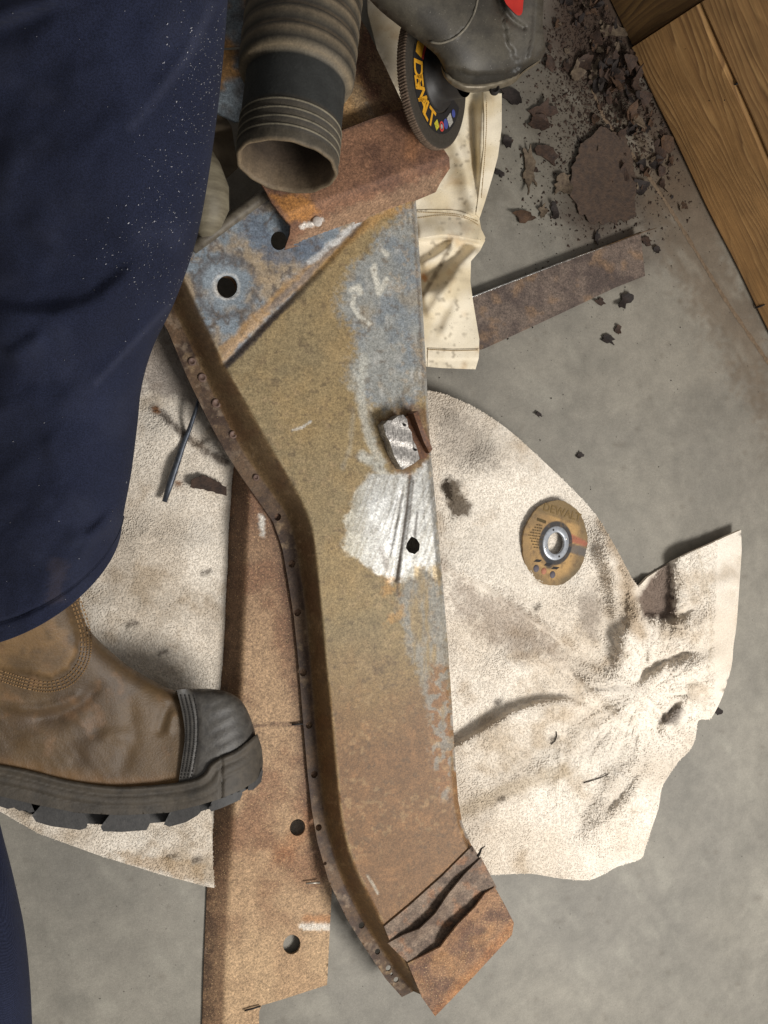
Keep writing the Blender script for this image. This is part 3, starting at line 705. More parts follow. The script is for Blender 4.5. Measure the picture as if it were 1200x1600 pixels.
    lt = sm(0.62, 0.72, fbm(x, y, 7, 195, 2))*sm(0.5, 0.65, fbm(x, y, 70, 197)); c = mixc(c, lin((176, 148, 108)), 0.3*lt*(1-sp))
    return grey(c, 0.12*(1-low)), met
panel = empty('body_panel', P(580, 850, 0), 'long bent steel body panel with ground bare patch and drilled edge flange', 'steel panel')
pp = OUT+[(646, 1549), (662, 1556), (700, 1505), (760, 1440), (785, 1410)]+RIGHT[::-1]+[(560, 262), (470, 280), (412, 303), (372, 332), (330, 362), (300, 384), (262, 412)]
HOL = [(434, 808, 5.2), (456, 881, 5.4), (465, 957, 5.4), (474, 1051, 5.4), (483, 1133, 5.2), (491, 1210, 5.2), (498, 1293, 4.8), (508, 1349, 2.4), (565, 1446, 4.6), (590, 1487, 4.2), (607, 1513, 4.2), (619, 1531, 4), (612, 1522, 2.2)]
holes = [circ(x, y, r, r*1.15, 10, 0.4) for x, y, r in HOL]
holes += [circ(355, 448, 16, 17.5, 24)]
holes += [[(636, 848), (643, 838), (651, 842), (656, 850), (655, 860), (648, 866), (639, 863), (634, 856)]]
holes += [circ(436, 376, 13, 15, 18)]
sheet('panel_skin', pp, panel_h, M_steel, panel, 2.6, 0.0022, holes=holes, cfun=panel_c)
lathe('hole_wall', P(355, 448, float(panel_h(np.array([355.]), np.array([430.]))[0])-0.0012), (0, 0, -1), (1, 0, 0), [(0, 0.0122), (0.004, 0.0124), (0.016, 0.0124)], plain('hole_rust', (122, 96, 66), (78, 56, 38), 200, 0.7), panel, 24)
# right return wall
def wallstrip(name, pts, ht, hb, mat, parent, col, thick=0.002):
    L = dens(pts, 6, False); v = []; f = []
    for i, (x, y) in enumerate(L):
        p = P(x, y, float(panel_h(np.array([x]), np.array([y]))[0])-0.0015); v += [p, Vector((p.x, p.y, hb)), Vector((p.x-thick, p.y, hb)), Vector((p.x-thick, p.y, p.z))]
        if i:
            b = 4*i
            for k in range(4): f.append((b-4+k, b-4+(k+1) % 4, b+(k+1) % 4, b+k))
    v = [tuple(q) for q in v]
    return link(name, mesh(name, v, f, False, {'Col': np.tile(lin(col), (len(v), 1)), 'Met': np.zeros(len(v))}), mat, parent)
wallstrip('return_wall', [(x-1.5, y) for x, y in RIGHT], 0, 0.045, M_steel, panel, (130, 104, 74))
# rivet dimples along the upper flange
for x, y, r in ((300, 565, 6), (316, 590, 6.5), (338, 630, 7), (364, 679, 6), (400, 746, 5)):
    lathe('rivet_ring', P(x, y, float(panel_h(np.array([x]), np.array([y]))[0])+0.0004), (0, 0, 1), (1, 0, 0), [(0, r/1300), (0.0012, r/1300*0.95), (0.0012, r/1300*0.6), (0.0002, r/1300*0.5), (0.0002, 0.0001)], plain('rivet_steel', (128, 104, 92), (84, 64, 56), 200, 0.6) if x == 300 else bpy.data.materials['rivet_steel'], panel, 16)
# rolled top-left edge
tube('rolled_edge', [P(300, 388, 0.100), P(330, 366, 0.103), P(370, 336, 0.104), P(412, 305, 0.104), (P(470, 262, 0.10))], 0.0065, plain('rolled_edge_steel', (118, 110, 96), (74, 66, 56), 120, 0.55), panel, 12)
# cut tab: bright sawn face and rusty angle next to it
def ph(x, y): return panel_h(np.asarray(x, float), np.asarray(y, float))
def tab_h(x, y): return 0.1065+0.0004*np.sin((y-x*0.35)/4.6+2*fbm(x, y, 14, 5))+0.0010*fbm(x, y, 8, 3)-0.002*sm(640, 656, x)
tb = [(599, 664), (606, 657), (613, 657), (622, 650), (630, 648), (636, 655), (638, 668), (643, 675), (645, 688), (650, 696), (653, 706), (656, 717), (647, 724), (640, 728), (629, 734), (621, 722), (615, 710), (609, 690), (603, 680)]
tabo = sheet('sawn_tab', tb, tab_h, plain('sawn_bright_steel', (198, 193, 186), (96, 92, 90), 200, 0.42, 0.6, ((300, 0.5, 0.001),), stretch=(3.5, 1, 1)), panel, 3, 0.018)
for x, y in ((633, 664), (650, 703)):
    lathe('pit', P(x, y, 0.1094), (0, 0, 1), (1, 0, 0), [(-0.002, 0.0016), (0.0002, 0.0014), (0.0002, 0.0001)], M_dark, tabo, 12)
M_tab = plain('tab_rust', (122, 82, 52), (66, 44, 34), 260, 0.6, 0.1, ((400, 0.6, 0.0008),))
sheet('angle_floor', [(632, 652), (650, 645), (672, 703), (666, 716), (657, 718), (645, 690)], lambda x, y: 0.096+0*x, M_tab, panel, 4, 0.006)
sheet('angle_wall', [(646, 646), (653, 642), (660, 665), (668, 682), (676, 702), (671, 708), (662, 690), (654, 668)], lambda x, y: 0.112-0.006*sm(660, 705, y), M_tab, panel, 3, 0.020)
# lower end: two torn lap strips and the end plate
def lowc(x, y):
    c = mixc(np.tile(lin((138, 104, 76)), (len(x), 1)), lin((104, 76, 58)), sm(0.35, 0.65, fbm(x, y, 22, 201)))
    c = mixc(c, lin((146, 106, 66)), 0.4*sm(0.5, 0.7, fbm(x, y, 30, 205))); c = mixc(c, lin((176, 146, 96)), 0.6*line(x, y, [(620, 1478), (636, 1500)], 7, 5, 4))
    c = mixc(c, lin((172, 108, 50)), 0.3*line(x, y, [(803, 1442), (790, 1462), (680, 1586)], 7, 6, 4))
    return c, np.zeros(len(x))
def stripc(x, y):
    c = mixc(np.tile(lin((126, 108, 92)), (len(x), 1)), lin((96, 80, 68)), sm(0.35, 0.65, fbm(x, y, 18, 211))); return mixc(c, lin((150, 104, 70)), 0.5*sm(0.55, 0.7, fbm(x, y, 14, 213))), np.zeros(len(x))
s0 = [(600, 1448), (640, 1415), (690, 1370), (738, 1322)]
s1 = [(606, 1474), (630, 1461), (655, 1452), (680, 1428), (700, 1398), (726, 1366), (752, 1340)]
s2 = [(637, 1505), (660, 1494), (688, 1480), (700, 1464), (716, 1444), (742, 1418), (758, 1396), (773, 1386)]
def lap(curl, edge, base, w):
    def f(x, y):
        d, _, t = segd(x, y, edge); return base+curl*np.exp(-(d/w)**2)*(0.12+1.1*np.sin(math.pi*np.clip(t, 0, 1))**1.5)*(0.7+0.6*fbm(x, y, 16, 5))
    return f
sheet('lap_strip', s0+[(748, 1337), (754, 1352), (700, 1404), (650, 1456), (614, 1482)], lambda x, y: 0.0865+0*x, M_rust2, panel, 4, 0.002, cfun=stripc)
sheet('torn_strip', s1+[(765, 1365), (776, 1386), (740, 1424), (700, 1470), (660, 1500), (640, 1506), (622, 1490)], lap(0.0075, s1, 0.088, 9), M_rust2, panel, 3.5, 0.0022, cfun=stripc)
sheet('end_plate', s2+[(790, 1416), (803, 1442), (800, 1461), (740, 1526), (680, 1588), (660, 1560)], lap(0.0105, s2, 0.0885, 10), M_rust, panel, 3.5, 0.0025, cfun=lowc)
tube('bent_barb', [P(747, 1337, 0.094), P(750, 1332, 0.10), P(752, 1326, 0.106), P(758, 1322, 0.108)], [0.002, 0.0016, 0.0012, 0.0006], M_dark, panel, 6)

# ------------------------------------------------------------------ rusty bracket across the top and the plate behind it
BR = [(404, 280), (416, 300), (424, 316), (438, 334), (454, 352), (453, 366), (444, 391), (470, 383), (540, 355), (600, 334), (650, 313), (681, 300), (688, 286), (703, 263), (702, 246), (686, 222), (668, 198), (648, 174), (632, 169), (580, 186), (528, 206), (460, 236)]
BF = [(380, 372), (456, 338), (530, 312), (610, 284), (700, 252), (760, 230)]
def br_h(x, y):
    d, s, t = segd(x, y, BF); dn = d*s*-1      # positive below fold
    below = np.where(y > np.interp(x, [p[0] for p in BF], [p[1] for p in BF]), d, -d)
    t = np.clip((below+9)/50, 0, 1); return 0.134-0.036*(t**1.4)-0.004*sm(0, 90, -below)
def br_c(x, y):
    c = mixc(np.tile(lin((134, 94, 66)), (len(x), 1)), lin((108, 74, 54)), sm(0.35, 0.68, fbm(x, y, 30, 221)))
    c = mixc(c, lin((158, 128, 98)), 0.55*blob(x, y, [(480, 350), (690, 268), (690, 300), (450, 392)], 9, 8, 16)); c = mixc(c, lin((176, 116, 40)), 0.85*blob(x, y, [(425, 306), (480, 308), (500, 330), (480, 345), (452, 345)], 7, 6, 14))
    c = mixc(c, lin((216, 208, 198)), 0.95*blob(x, y, [(468, 354), (476, 349), (490, 346), (503, 338), (505, 345), (492, 352), (472, 358)], 1.5, 2, 6))
    c = mixc(c, lin((58, 40, 34)), 0.6*line(x, y, [(528, 206), (632, 169)], 3, 2, 2)); c = mixc(c, lin((168, 112, 66)), 0.5*line(x, y, [(660, 185), (640, 240)], 10, 10, 6))
    return grey(c, 0.12), np.zeros(len(x))
bracket = empty('rusty_bracket', P(580, 280, 0.1), 'folded rusty steel bracket lying across the blued top of the panel', 'bracket')
sheet('folded_plate', BR, br_h, M_rust2, bracket, 3.5, 0.003, cfun=br_c)
lathe('weld_spot', P(496, 346, 0.124), (0, 0, 1), (1, 0.3, 0), [(0, 0.0055), (0.0008, 0.005), (0.0011, 0.002), (0.0011, 0.0001)], plain('weld_white', (216, 208, 200), (170, 160, 150), 300, 0.5), bracket, 12)
def pl_c(x, y):
    c = mixc(np.tile(lin((150, 118, 84)), (len(x), 1)), lin((120, 82, 60)), sm(0.4, 0.65, fbm(x, y, 34, 231))); c = mixc(c, lin((128, 134, 132)), 0.7*line(x, y, [(548, 128), (575, 185)], 9, 7, 6)); c = mixc(c, lin((190, 146, 82)), 0.6*blob(x, y, [(528, 140), (560, 120), (580, 190), (535, 200)], 8, 8, 12))
    return grey(c, 0.12), np.zeros(len(x))
plate = empty('rusty_plate', P(580, 100, 0.05), 'flat mottled rusty plate showing between the ribbed hose and the grinder wheel', 'steel plate')
sheet('plate_sheet', [(420, -60), (545, -60), (556, 18), (575, 48), (600, 100), (620, 142), (636, 176), (580, 196), (528, 212), (440, 230), (420, 100)], lambda x, y: 0.112+0*x, M_rust, plate, 5, 0.003, cfun=pl_c)

# ------------------------------------------------------------------ dark steel offcut behind the hose
def off_c(x, y):
    c = mixc(np.tile(lin((96, 104, 110)), (len(x), 1)), lin((122, 90, 52)), sm(0.45, 0.6, fbm(x, y, 38, 241))); return mixc(c, lin((60, 52, 46)), 0.6*sm(0.5, 0.7, fbm(x, y, 22, 243))), np.zeros(len(x))
offc = empty('steel_offcut', P(350, 120, 0.03), 'dim blue and brown steel offcut seen between navy trousers and hose', 'steel offcut')
sheet('offcut_sheet', [(270, -60), (400, -60), (400, 70), (272, 76)], lambda x, y: 0.075+0*x, M_rust2, offc, 8, 0.004, cfun=off_c)
sheet('offcut_flange', [(272, 82), (400, 76), (400, 186), (368, 190), (340, 176), (280, 180)], lambda x, y: 0.062+0*x, M_rust2, offc, 8, 0.004, cfun=off_c)
tray = empty('steel_strip', P(350, 220, 0.02), 'dusty grey brown steel strip in the gap beside the hose mouth', 'steel strip')
sheet('strip_sheet', [(280, 178), (345, 172), (362, 198), (372, 262), (352, 280), (280, 270)], lambda x, y: 0.045+0.012*np.exp(-((y-200)/9)**2), plain('dusty_strip', (120, 106, 86), (86, 74, 58), 60, 0.8), tray, 6, 0.004)

# ------------------------------------------------------------------ ribbed hose
def hose_material():
    mt, nt, bs = newmat('dusty_hose_rubber')
    c = attr(nt, 'Col').outputs['Color']
    c = mul(nt, c, ramp(nt, noise(nt, 60, 5, 0.65), ((0.3, 0.7), (0.7, 1.3)))); c = mul(nt, c, ramp(nt, noise(nt, 500, 3, 0.6), ((0.3, 0.8), (0.7, 1.2))))
    nt.links.new(c, bs.inputs['Base Color']); bs.inputs['Roughness'].default_value = 0.7
    bump(nt, bs, noise(nt, 300, 4, 0.6), 0.5, 0.0008); return mt
M_hose = hose_material()
MO = P(448, 262, 0.225)
axis = (NU*0.97+NR*0.085+NF*0.13); axis /= np.linalg.norm(axis)
AX = Vector(axis)
rr = 79*DEP(448, 262, 0.225)/FPX
hose = empty('ribbed_hose', MO-Vector((0, 0, 0.06)), 'short thick grey brown ribbed hose with its open mouth facing the blued panel', 'hose')
prof = []; pc = []
def seg(s, r, c): prof.append((s, r)); pc.append(c)
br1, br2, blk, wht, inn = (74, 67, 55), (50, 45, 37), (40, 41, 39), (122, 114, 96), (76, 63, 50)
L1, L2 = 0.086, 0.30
seg(0.19, rr*0.82, (24, 20, 17)); seg(0.07, rr*0.84, (40, 33, 27)); seg(0.03, rr*0.88, (70, 58, 46)); seg(0.004, rr*0.905, (112, 96, 76)); seg(0.0, rr*0.93, (116, 100, 78)); seg(0.0, rr*0.98, (104, 90, 70)); seg(0.003, rr*1.0, br1)  # bore colours darken inward, the shade of its depth painted in
s = 0.008
for k in range(4):
    seg(s, rr*1.0, br1); seg(s+0.0048, rr*1.0, br2); seg(s+0.0053, rr*1.015, wht); seg(s+0.0066, rr*1.015, wht); seg(s+0.0071, rr*0.99, br2); s += 0.0082
for k in range(12): seg(s+k*(L1-s)/12, rr*0.99, blk if k > 0 else br2)
seg(L1, rr*0.99, (96, 88, 74)); seg(L1+0.001, rr*1.10, (120, 106, 84)); seg(L1+0.006, rr*1.15, br1)
s = L1+0.008
while s < L2:
    seg(s, rr*1.15, br2); seg(s+0.003, rr*1.15, br1); seg(s+0.009, rr*1.16, (106, 93, 74)); seg(s+0.013, rr*1.165, br2); seg(s+0.0145, rr*1.135, (84, 72, 56)); s += 0.0175
pca = lin(np.array(pc))
def hose_rf(i, th):
    s_, r_ = prof[i]; sk = 1.0
    if s_ < 0.006: sk = 1+0.02*math.sin(5*th+1)*math.sin(2*th)+0.012*math.sin(13*th)
    return sk*(1+0.012*math.sin(2*th+0.5))
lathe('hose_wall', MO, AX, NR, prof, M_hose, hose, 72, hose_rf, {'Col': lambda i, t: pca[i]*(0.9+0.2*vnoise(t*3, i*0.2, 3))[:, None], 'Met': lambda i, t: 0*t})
# grey ribbed hose tip poking out past the trouser leg
tip = empty('hose_tip', P(328, 320, 0.05), 'rounded grey ribbed rubber tip peeking out right beside the navy trouser leg', 'hose')
tube('tip_wall', [P(255, 210, 0.10), P(285, 245, 0.115), P(305, 275, 0.12), P(318, 305, 0.122), P(324, 330, 0.122), P(322, 350, 0.120), P(318, 362, 0.118), P(314, 369, 0.117)], [0.028, 0.029, 0.0285, 0.027, 0.022, 0.0155, 0.009, 0.002], plain('grey_ribbed_rubber', (132, 124, 104), (92, 84, 68), 30, 0.6, 0, ((200, 0.4, 0.001),), stretch=(1, 5, 1)), tip, 20)

# ------------------------------------------------------------------ angle grinder
M_wheel = painted('abrasive', 0.85, ((300, 0.12), (1200, 0.2)), ((900, 0.8, 0.0008),), spec=0.2)
def speck(name, c1, c2, rough=0.5):
    return plain(name, c1, c2, 90, rough, 0.0, ((600, 0.3, 0.0004),), dust=(420, 0.70, (180, 174, 162)))
M_gbody = speck('grey_plastic', (88, 84, 74), (58, 55, 49), 0.45)
M_gcase = speck('cast_gearcase', (84, 80, 74), (54, 51, 47), 0.4)
M_gbody2 = painted('dusty_housing', 0.5, ((300, 0.10), (900, 0.14)), ((600, 0.3, 0.0004),), spec=0.35, fleck=(700, 0.72, 0.78, (176, 170, 156)))
M_glip = plain('worn_alloy', (126, 116, 98), (92, 84, 70), 140, 0.4, 0.35)
grinder = empty('angle_grinder', P(740, 60, 0.05), 'grey angle grinder with red lever and thick black wheel, cut by the top edge', 'angle grinder')
GH = 0.19
WC = P(684, 121, GH-0.025)
wd = float(DEP(684, 121, GH-0.025)); WR = 103*wd/FPX
wv_ = (Vector(NC)-WC).normalized(); wt_ = Vector(NR*0.985+NU*0.17); wt_ = (wt_-wv_*wt_.dot(wv_)).normalized()
wn = (wt_*0.895+wv_*0.446).normalized()
we1 = Vector(NR*0.17-NU*0.985); we1 = (we1-wn*we1.dot(wn)).normalized(); we2 = wn.cross(we1)
TH = 0.0105
wprof = [(-TH, 0.001), (-TH, WR*0.9), (-TH*0.98, WR*0.985), (-TH*0.85, WR), (-TH*0.6, WR), (-TH*0.35, WR), (-TH*0.1, WR), (0, WR*0.985), (0.0002, WR*0.94), (0.0002, WR*0.80), (0.0002, WR*0.60), (-0.001, WR*0.45), (-0.001, 0.001)]
def wrf(i, th): return 1+(0.013*math.sin(150*th+i*1.5) if 2 <= i <= 6 else 0.0)
wheel = lathe('grinding_wheel', WC, wn, we1, wprof, M_wheel, grinder, 660, wrf, {'Col': lambda i, t: np.where(((i >= 2) & (i <= 6))[:, None], lin((104, 88, 74))[None]*(0.6+0.9*(np.sin(150*t+i*1.5) > 0))[:, None], lin((62, 57, 50))[None]*np.ones((len(t), 1))), 'Met': lambda i, t: 0*t})
def disc_pt(r, ph_, up=0.0008): return WC+wn*up+(we1*math.cos(ph_)+we2*math.sin(ph_))*r
def arc_patch(r0, r1, p0, p1, up, n=10):
    v = []; f = []
    for k in range(n+1):
        q = p0+(p1-p0)*k/n; v += [disc_pt(r0, q, up), disc_pt(r1, q, up)]
        if k: f.append((2*k-2, 2*k-1, 2*k+1, 2*k))
    return v, f
M_yel = plain('yellow_print', (226, 168, 40), (190, 134, 26), 300, 0.7); M_blk = plain('black_print', (34, 32, 32), (24, 22, 22), 200, 0.7)
# find which way the face angle runs on screen: phi measured from the bottom towards the left rim
sg = 1.0 if (we2.dot(Vector(NR)) < 0) else -1.0
lb = Bag(); lb.add(*arc_patch(WR*0.50, WR*0.79, sg*math.radians(105), -sg*math.radians(75), 0.0006, 40)); lb.build('wheel_label', M_blk, wheel)
tb_ = Bag()
word = 'DEWALT'
for k, ch in enumerate(word):
    v, f = glyph(ch, WR*0.36); a0 = sg*math.radians(14+13.5*(5-k))
    ct_ = disc_pt(WR*0.655, a0, 0.0011); rad = (we1*math.cos(a0)+we2*math.sin(a0)); tan = (-we1*math.sin(a0)+we2*math.cos(a0))*sg
    tb_.add([ct_-tan*p[0]-rad*p[1] for p in v], f)
tb_.build('lettering', M_yel, wheel)
yb = Bag(); yb.add(*arc_patch(WR*0.56, WR*0.74, sg*math.radians(98), sg*math.radians(150), 0.0009, 12)); yb.build('yellow_band', M_yel, wheel)
rb = Bag(); rb.add(*arc_patch(WR*0.50, WR*0.555, sg*math.radians(98), sg*math.radians(140), 0.0011, 12)); rb.build('red_band', plain('red_print', (170, 50, 40), None, 200, 0.7), wheel)
def badge(phd, r, kind, mat, sz):
    a0 = -sg*math.radians(phd); c0 = disc_pt(r, a0, 0.0011); n = {'d': 4, 'o': 20, 'r': 20}[kind]
    v = []; f = []
    for k in range(n):
        t = 2*math.pi*k/n; v += [c0+(we1*math.cos(t)+we2*math.sin(t))*sz, c0+(we1*math.cos(t)+we2*math.sin(t))*sz*(0.62 if kind == 'r' else 0.02)]
        f.append((2*k, 2*((k+1) % n), 2*((k+1) % n)+1, 2*k+1))
    bg_ = Bag(); bg_.add(v, f); bg_.build('badge', mat, wheel)
M_bw = plain('badge_grey', (190, 186, 176), (120, 118, 112), 700, 0.7); M_bb = plain('badge_blue', (70, 80, 150), None, 200, 0.6)
badge(2, WR*0.68, 'd', plain('badge_yellow', (220, 210, 60), (120, 110, 30), 700, 0.7), WR*0.085)
badge(16, WR*0.68, 'r', plain('badge_red', (206, 70, 60), None, 200, 0.7), WR*0.075); badge(16, WR*0.68, 'o', M_bw, WR*0.035)
badge(29, WR*0.66, 'o', M_bb, WR*0.075); badge(43, WR*0.66, 'd', M_bw, WR*0.11); badge(58, WR*0.66, 'o', M_bb, WR*0.06)
# hub flange
lathe('wheel_hub', WC, wn, we1, [(0.0, WR*0.47), (0.003, WR*0.46), (0.004, WR*0.36), (0.016, WR*0.34), (0.03, WR*0.33)], speck('hub_black', (48, 46, 44), (34, 32, 31)), grinder, 40)
# housings
gk = 1.15
head_poly = cr([(505, -130), (545, -45), (585, 8), (628, 44), (662, 70), (684, 90), (694, 112), (712, 130), (740, 138), (775, 134), (802, 124), (822, 108), (845, 92), (852, 76), (848, 40), (850, -8), (856, -130)], 5)
def head_d(x, y):
    d = 0.005*blob(x, y, [(776, -130), (862, -130), (862, 60), (845, 98), (812, 104), (792, 60)], 4)
    d = d-0.008*np.exp(-(segd(x, y, [(774, -130), (776, -10), (786, 14), (800, 32), (818, 44)])[0]/4.5)**2)
    d = d+0.006*np.exp(-(segd(x, y, [(830, -130), (838, 0), (834, 60), (826, 96), (806, 114)])[0]/3)**2)
    d = d-0.004*blob(x, y, [(640, 96), (700, 104), (745, 116), (790, 112), (830, 92), (860, 110), (800, 160), (690, 150)], 2.5)
    d = d-0.0012*sm(-1, 1, (segd(x, y, [(748, -130), (746, 0), (734, 34), (714, 57), (690, 67), (655, 60)])[1]))
    return d
M2, S2 = pillow('gear_housing', head_poly, lambda x, y: GH+0.030+0*x, gk*0.8, M_gbody2, grinder, 4, fixed=lambda x, y: y > -122, detail=head_d, it=1500, cfun=lambda x, y: mixc(np.tile(lin((76, 71, 61)), (len(x), 1)), lin((58, 54, 47)), sm(0.35, 0.65, fbm(x, y, 40, 701)))*(1-0.2*sm(0.62, 0.7, fbm(x, y, 16, 703)))[:, None]*(1-0.45*blob(x, y, [(640, 96), (700, 104), (745, 116), (790, 112), (830, 92), (860, 110), (800, 160), (690, 150)], 3))[:, None]+0.02*blob(x, y, [(800, 20), (840, -20), (850, 80), (800, 110)], 12)[:, None])  # right bevels lightened, a highlight painted into the colour
lip = cr([(689, 96), (700, 108), (725, 121), (760, 121), (795, 111), (815, 102), (838, 92), (842, 98), (818, 114), (803, 130), (775, 140), (738, 145), (712, 137), (694, 120)], 4, True)
M3, S3 = pillow('gear_lip', lip, lambda x, y: GH+0.012+0*x, 2.4, M_glip, grinder, 4, it=300, detail=lambda x, y: 0.012+0*x)
pts = [(748, -60), (746, 0), (734, 34), (714, 57), (690, 67), (672, 65)]
tube('housing_seam', [Vector(PD(np.array(x), np.array(y), S2(x, y)[0]-0.001 if S2(x, y)[0] < 2 else 1)) for x, y in cr(pts, 4)], 0.0012, plain('seam_grey', (140, 132, 116), (80, 76, 68), 200, 0.5), grinder, 6)
rl = cr([(784, -30), (822, -30), (818, 0), (816, 20), (809, 24), (798, 14), (788, 0)], 3, True)
dep = float(S2(800, 0)[0]); v, f = tri2d(rl, 5)
top = PD(v[:, 0], v[:, 1], np.full(len(v), dep-0.012)); bot = PD(v[:, 0], v[:, 1], np.full(len(v), dep+0.006))
link('red_lever', shell('red_lever', top, f, bot), plain('red_plastic', (222, 62, 50), (200, 50, 42), 100, 0.4), grinder)
lathe('case_screw', Vector(PD(np.array(773.), np.array(139.), float(DEP(773, 139, GH+0.03)))), -NF, NR, [(-0.004, 0.005), (0.0015, 0.005), (0.002, 0.004), (0.0005, 0.003), (0.0005, 0.0002)], M_dark, grinder, 14)

# ------------------------------------------------------------------ yellow cutting disc on the towel
CC = (865, 848)
ch0 = [float(towel_h(np.array([x]), np.array([y]))[0]) for x, y in ((820, 842), (910, 854), (858, 790), (872, 908), CC)]
pA, pB, pC_, pD_ = P(820, 842, ch0[0]+0.004), P(910, 854, ch0[1]+0.004), P(872, 785, ch0[2]+0.004), P(856, 912, ch0[3]+0.004)
dn = (pB-pA).cross(pC_-pD_).normalized()
if dn.z < 0: dn = -dn
dc = (pA+pB+pC_+pD_)/4+dn*0.002
de1 = (pC_-pD_).normalized(); de1 = (de1-dn*de1.dot(dn)).normalized(); de2 = de1.cross(dn)       # e1: up in photo, e2: right
DR = (pC_-pD_).length/2*1.04
disc = empty('cutting_disc', dc, 'worn yellow cutting disc with steel centre ring lying on the terry towel', 'cutting disc')
nr, na = 26, 120
v = []; f = []; rad = []; an = []
for i in range(nr):
    r = DR*(0.27+0.73*i/(nr-1))
    for k in range(na):
        t = 2*math.pi*k/na; r2 = r*(1+0.008*math.sin(9*t)+0.005*math.sin(31*t)) if i == nr-1 else r
        v.append(dc+dn*0.0024+de2*r2*math.cos(t)+de1*r2*math.sin(t)); rad.append(r/DR); an.append(t)
for i in range(nr-1):
    for k in range(na): f.append((i*na+k, (i+1)*na+k, (i+1)*na+(k+1) % na, i*na+(k+1) % na))
top = np.array([tuple(q) for q in v]); ru = np.array(rad); au = np.array(an)
X, Y = ru*np.cos(au), ru*np.sin(au)
dcol = mixc(np.tile(lin((200, 150, 58)), (len(X), 1)), lin((168, 128, 62)), sm(0.4, 0.7, fbm(X*100, Y*100, 40, 301)))
dcol = mixc(dcol, lin((132, 108, 66)), 0.85*sm(0.62, 0.98, ru+0.3*(fbm(X*100, Y*100, 22, 303)-0.5))*(0.5+0.5*sm(-0.2, 0.6, X)+0.3*sm(0.3, 0.6, np.abs(Y))))
dcol = mixc(dcol, lin((140, 112, 58)), 0.8*sm(0.56, 0.60, Y-0.15*X*0+0.12*X))
dcol = mixc(dcol, lin((186, 92, 62)), 0.85*sm(0.3, 0.36, X)*sm(0.10, 0.14, Y+0.1*X)*(1-sm(0.36, 0.40, Y+0.25*X)))
dcol = mixc(dcol, lin((104, 100, 98)), 0.85*sm(0.3, 0.36, X)*sm(-0.14, -0.10, Y+0.12*X)*(1-sm(0.09, 0.12, Y+0.12*X)))
dcol = mixc(dcol, lin((58, 62, 68)), 0.95*(1-sm(0.50, 0.53, ru))); dcol = mixc(dcol, lin((58, 62, 68)), 0.9*(1-sm(0.04, 0.09, np.hypot(X+0.12, (Y+0.5)*1.0)/1.8)))
dcol = grey(mixc(dcol, lin((120, 94, 60)), 0.6*sm(0.58, 0.72, fbm(X*100, Y*100, 9, 305))), 0.32)*0.9
bot = top-np.array(dn)[None]*0.0024
F4 = np.array(f); ftri = np.vstack([F4[:, [0, 1, 2]], F4[:, [0, 2, 3]]])
link('abrasive_disc', shell('abrasive_disc', top, ftri, bot, {'Col': dcol, 'Met': 0*ru}), painted('printed_disc', 0.75, ((900, 0.18),), ((900, 0.6, 0.0006),), spec=0.2), disc)
lathe('arbor_ring', dc, dn, de2, [(0.0, DR*0.255), (0.0030, DR*0.255), (0.0034, DR*0.27), (0.0034, DR*0.385), (0.0030, DR*0.40), (0.0024, DR*0.405)], plain('zinc_ring', (186, 190, 196), (150, 154, 160), 200, 0.35, 0.5), disc, 48)
for k in range(4):
    t = math.radians(25+90*k); lathe('ring_dimple', dc+dn*0.0034+de2*DR*0.33*math.cos(t)+de1*DR*0.33*math.sin(t), dn, de2, [(0, DR*0.028), (0.0005, DR*0.022), (0.0002, DR*0.012), (0.0002, 0.0001)], M_dark if k % 2 else M_bright, disc, 10)
M_prt = plain('dark_print', (92, 76, 44), (70, 58, 36), 500, 0.8); M_prt2 = plain('faded_print', (128, 104, 64), (104, 86, 54), 600, 0.8)
def disc_text(word, x, y, size, rot, mat, name, wide=1.0):
    bg_ = Bag(); c_, s_ = math.cos(rot), math.sin(rot); v, f = glyph(word, DR*size)
    bg_.add([dc+dn*0.0029+de2*(DR*x+p[0]*wide*c_-p[1]*s_)+de1*(DR*y+p[0]*wide*s_+p[1]*c_) for p in v], f); bg_.build(name, mat, disc)
disc_text('DEWALT', 0.08, 0.73, 0.26, -0.10, M_prt2, 'brand_lettering', 1.15)
for k in range(9):          # rows of fine print, too small to read
    bg_ = Bag(); x = -0.86+0.05*abs(k-4)
    while x < -0.50:
        w_ = random.uniform(0.02, 0.07); y = 0.36-k*0.065
        bg_.box(dc+dn*0.0026+de2*DR*(x+w_/2)+de1*DR*y, de2*DR*w_/2*0.8, de1*DR*0.013, dn*0.0002); x += w_+0.015
    bg_.build('fine_print', M_prt, disc)
bg_ = Bag(); bg_.box(dc+dn*0.0026+de2*DR*-0.52+de1*DR*0.47, de2*DR*0.14-de1*DR*0.02, de1*DR*0.035, dn*0.0002); bg_.build('print_block', M_prt, disc)
for x, y in ((-0.48, -0.46), (-0.16, -0.52), (0.08, -0.58)):
    bg_ = Bag(); bg_.box(dc+dn*0.0026+de2*DR*x+de1*DR*y, de2*DR*0.085, de1*DR*0.03+de2*DR*0.04, dn*0.0002); bg_.build('print_chevron', M_blk, disc)
for x, y in ((-0.5, -0.64), (0.02, -0.74)):
    lathe('print_symbol', dc+dn*0.0025+de2*DR*x+de1*DR*y, dn, de2, [(0, DR*0.085), (0.0003, DR*0.084), (0.0003, 0.0001)], plain('print_grey_blue', (104, 98, 104), (84, 78, 84), 500, 0.8), disc, 16)
lathe('print_symbol', dc+dn*0.0025+de2*DR*-0.26+de1*DR*-0.68, dn, de2, [(0, DR*0.08), (0.0003, DR*0.079), (0.0003, 0.0001)], plain('print_pink', (186, 128, 100), (150, 100, 80), 500, 0.8), disc, 16)

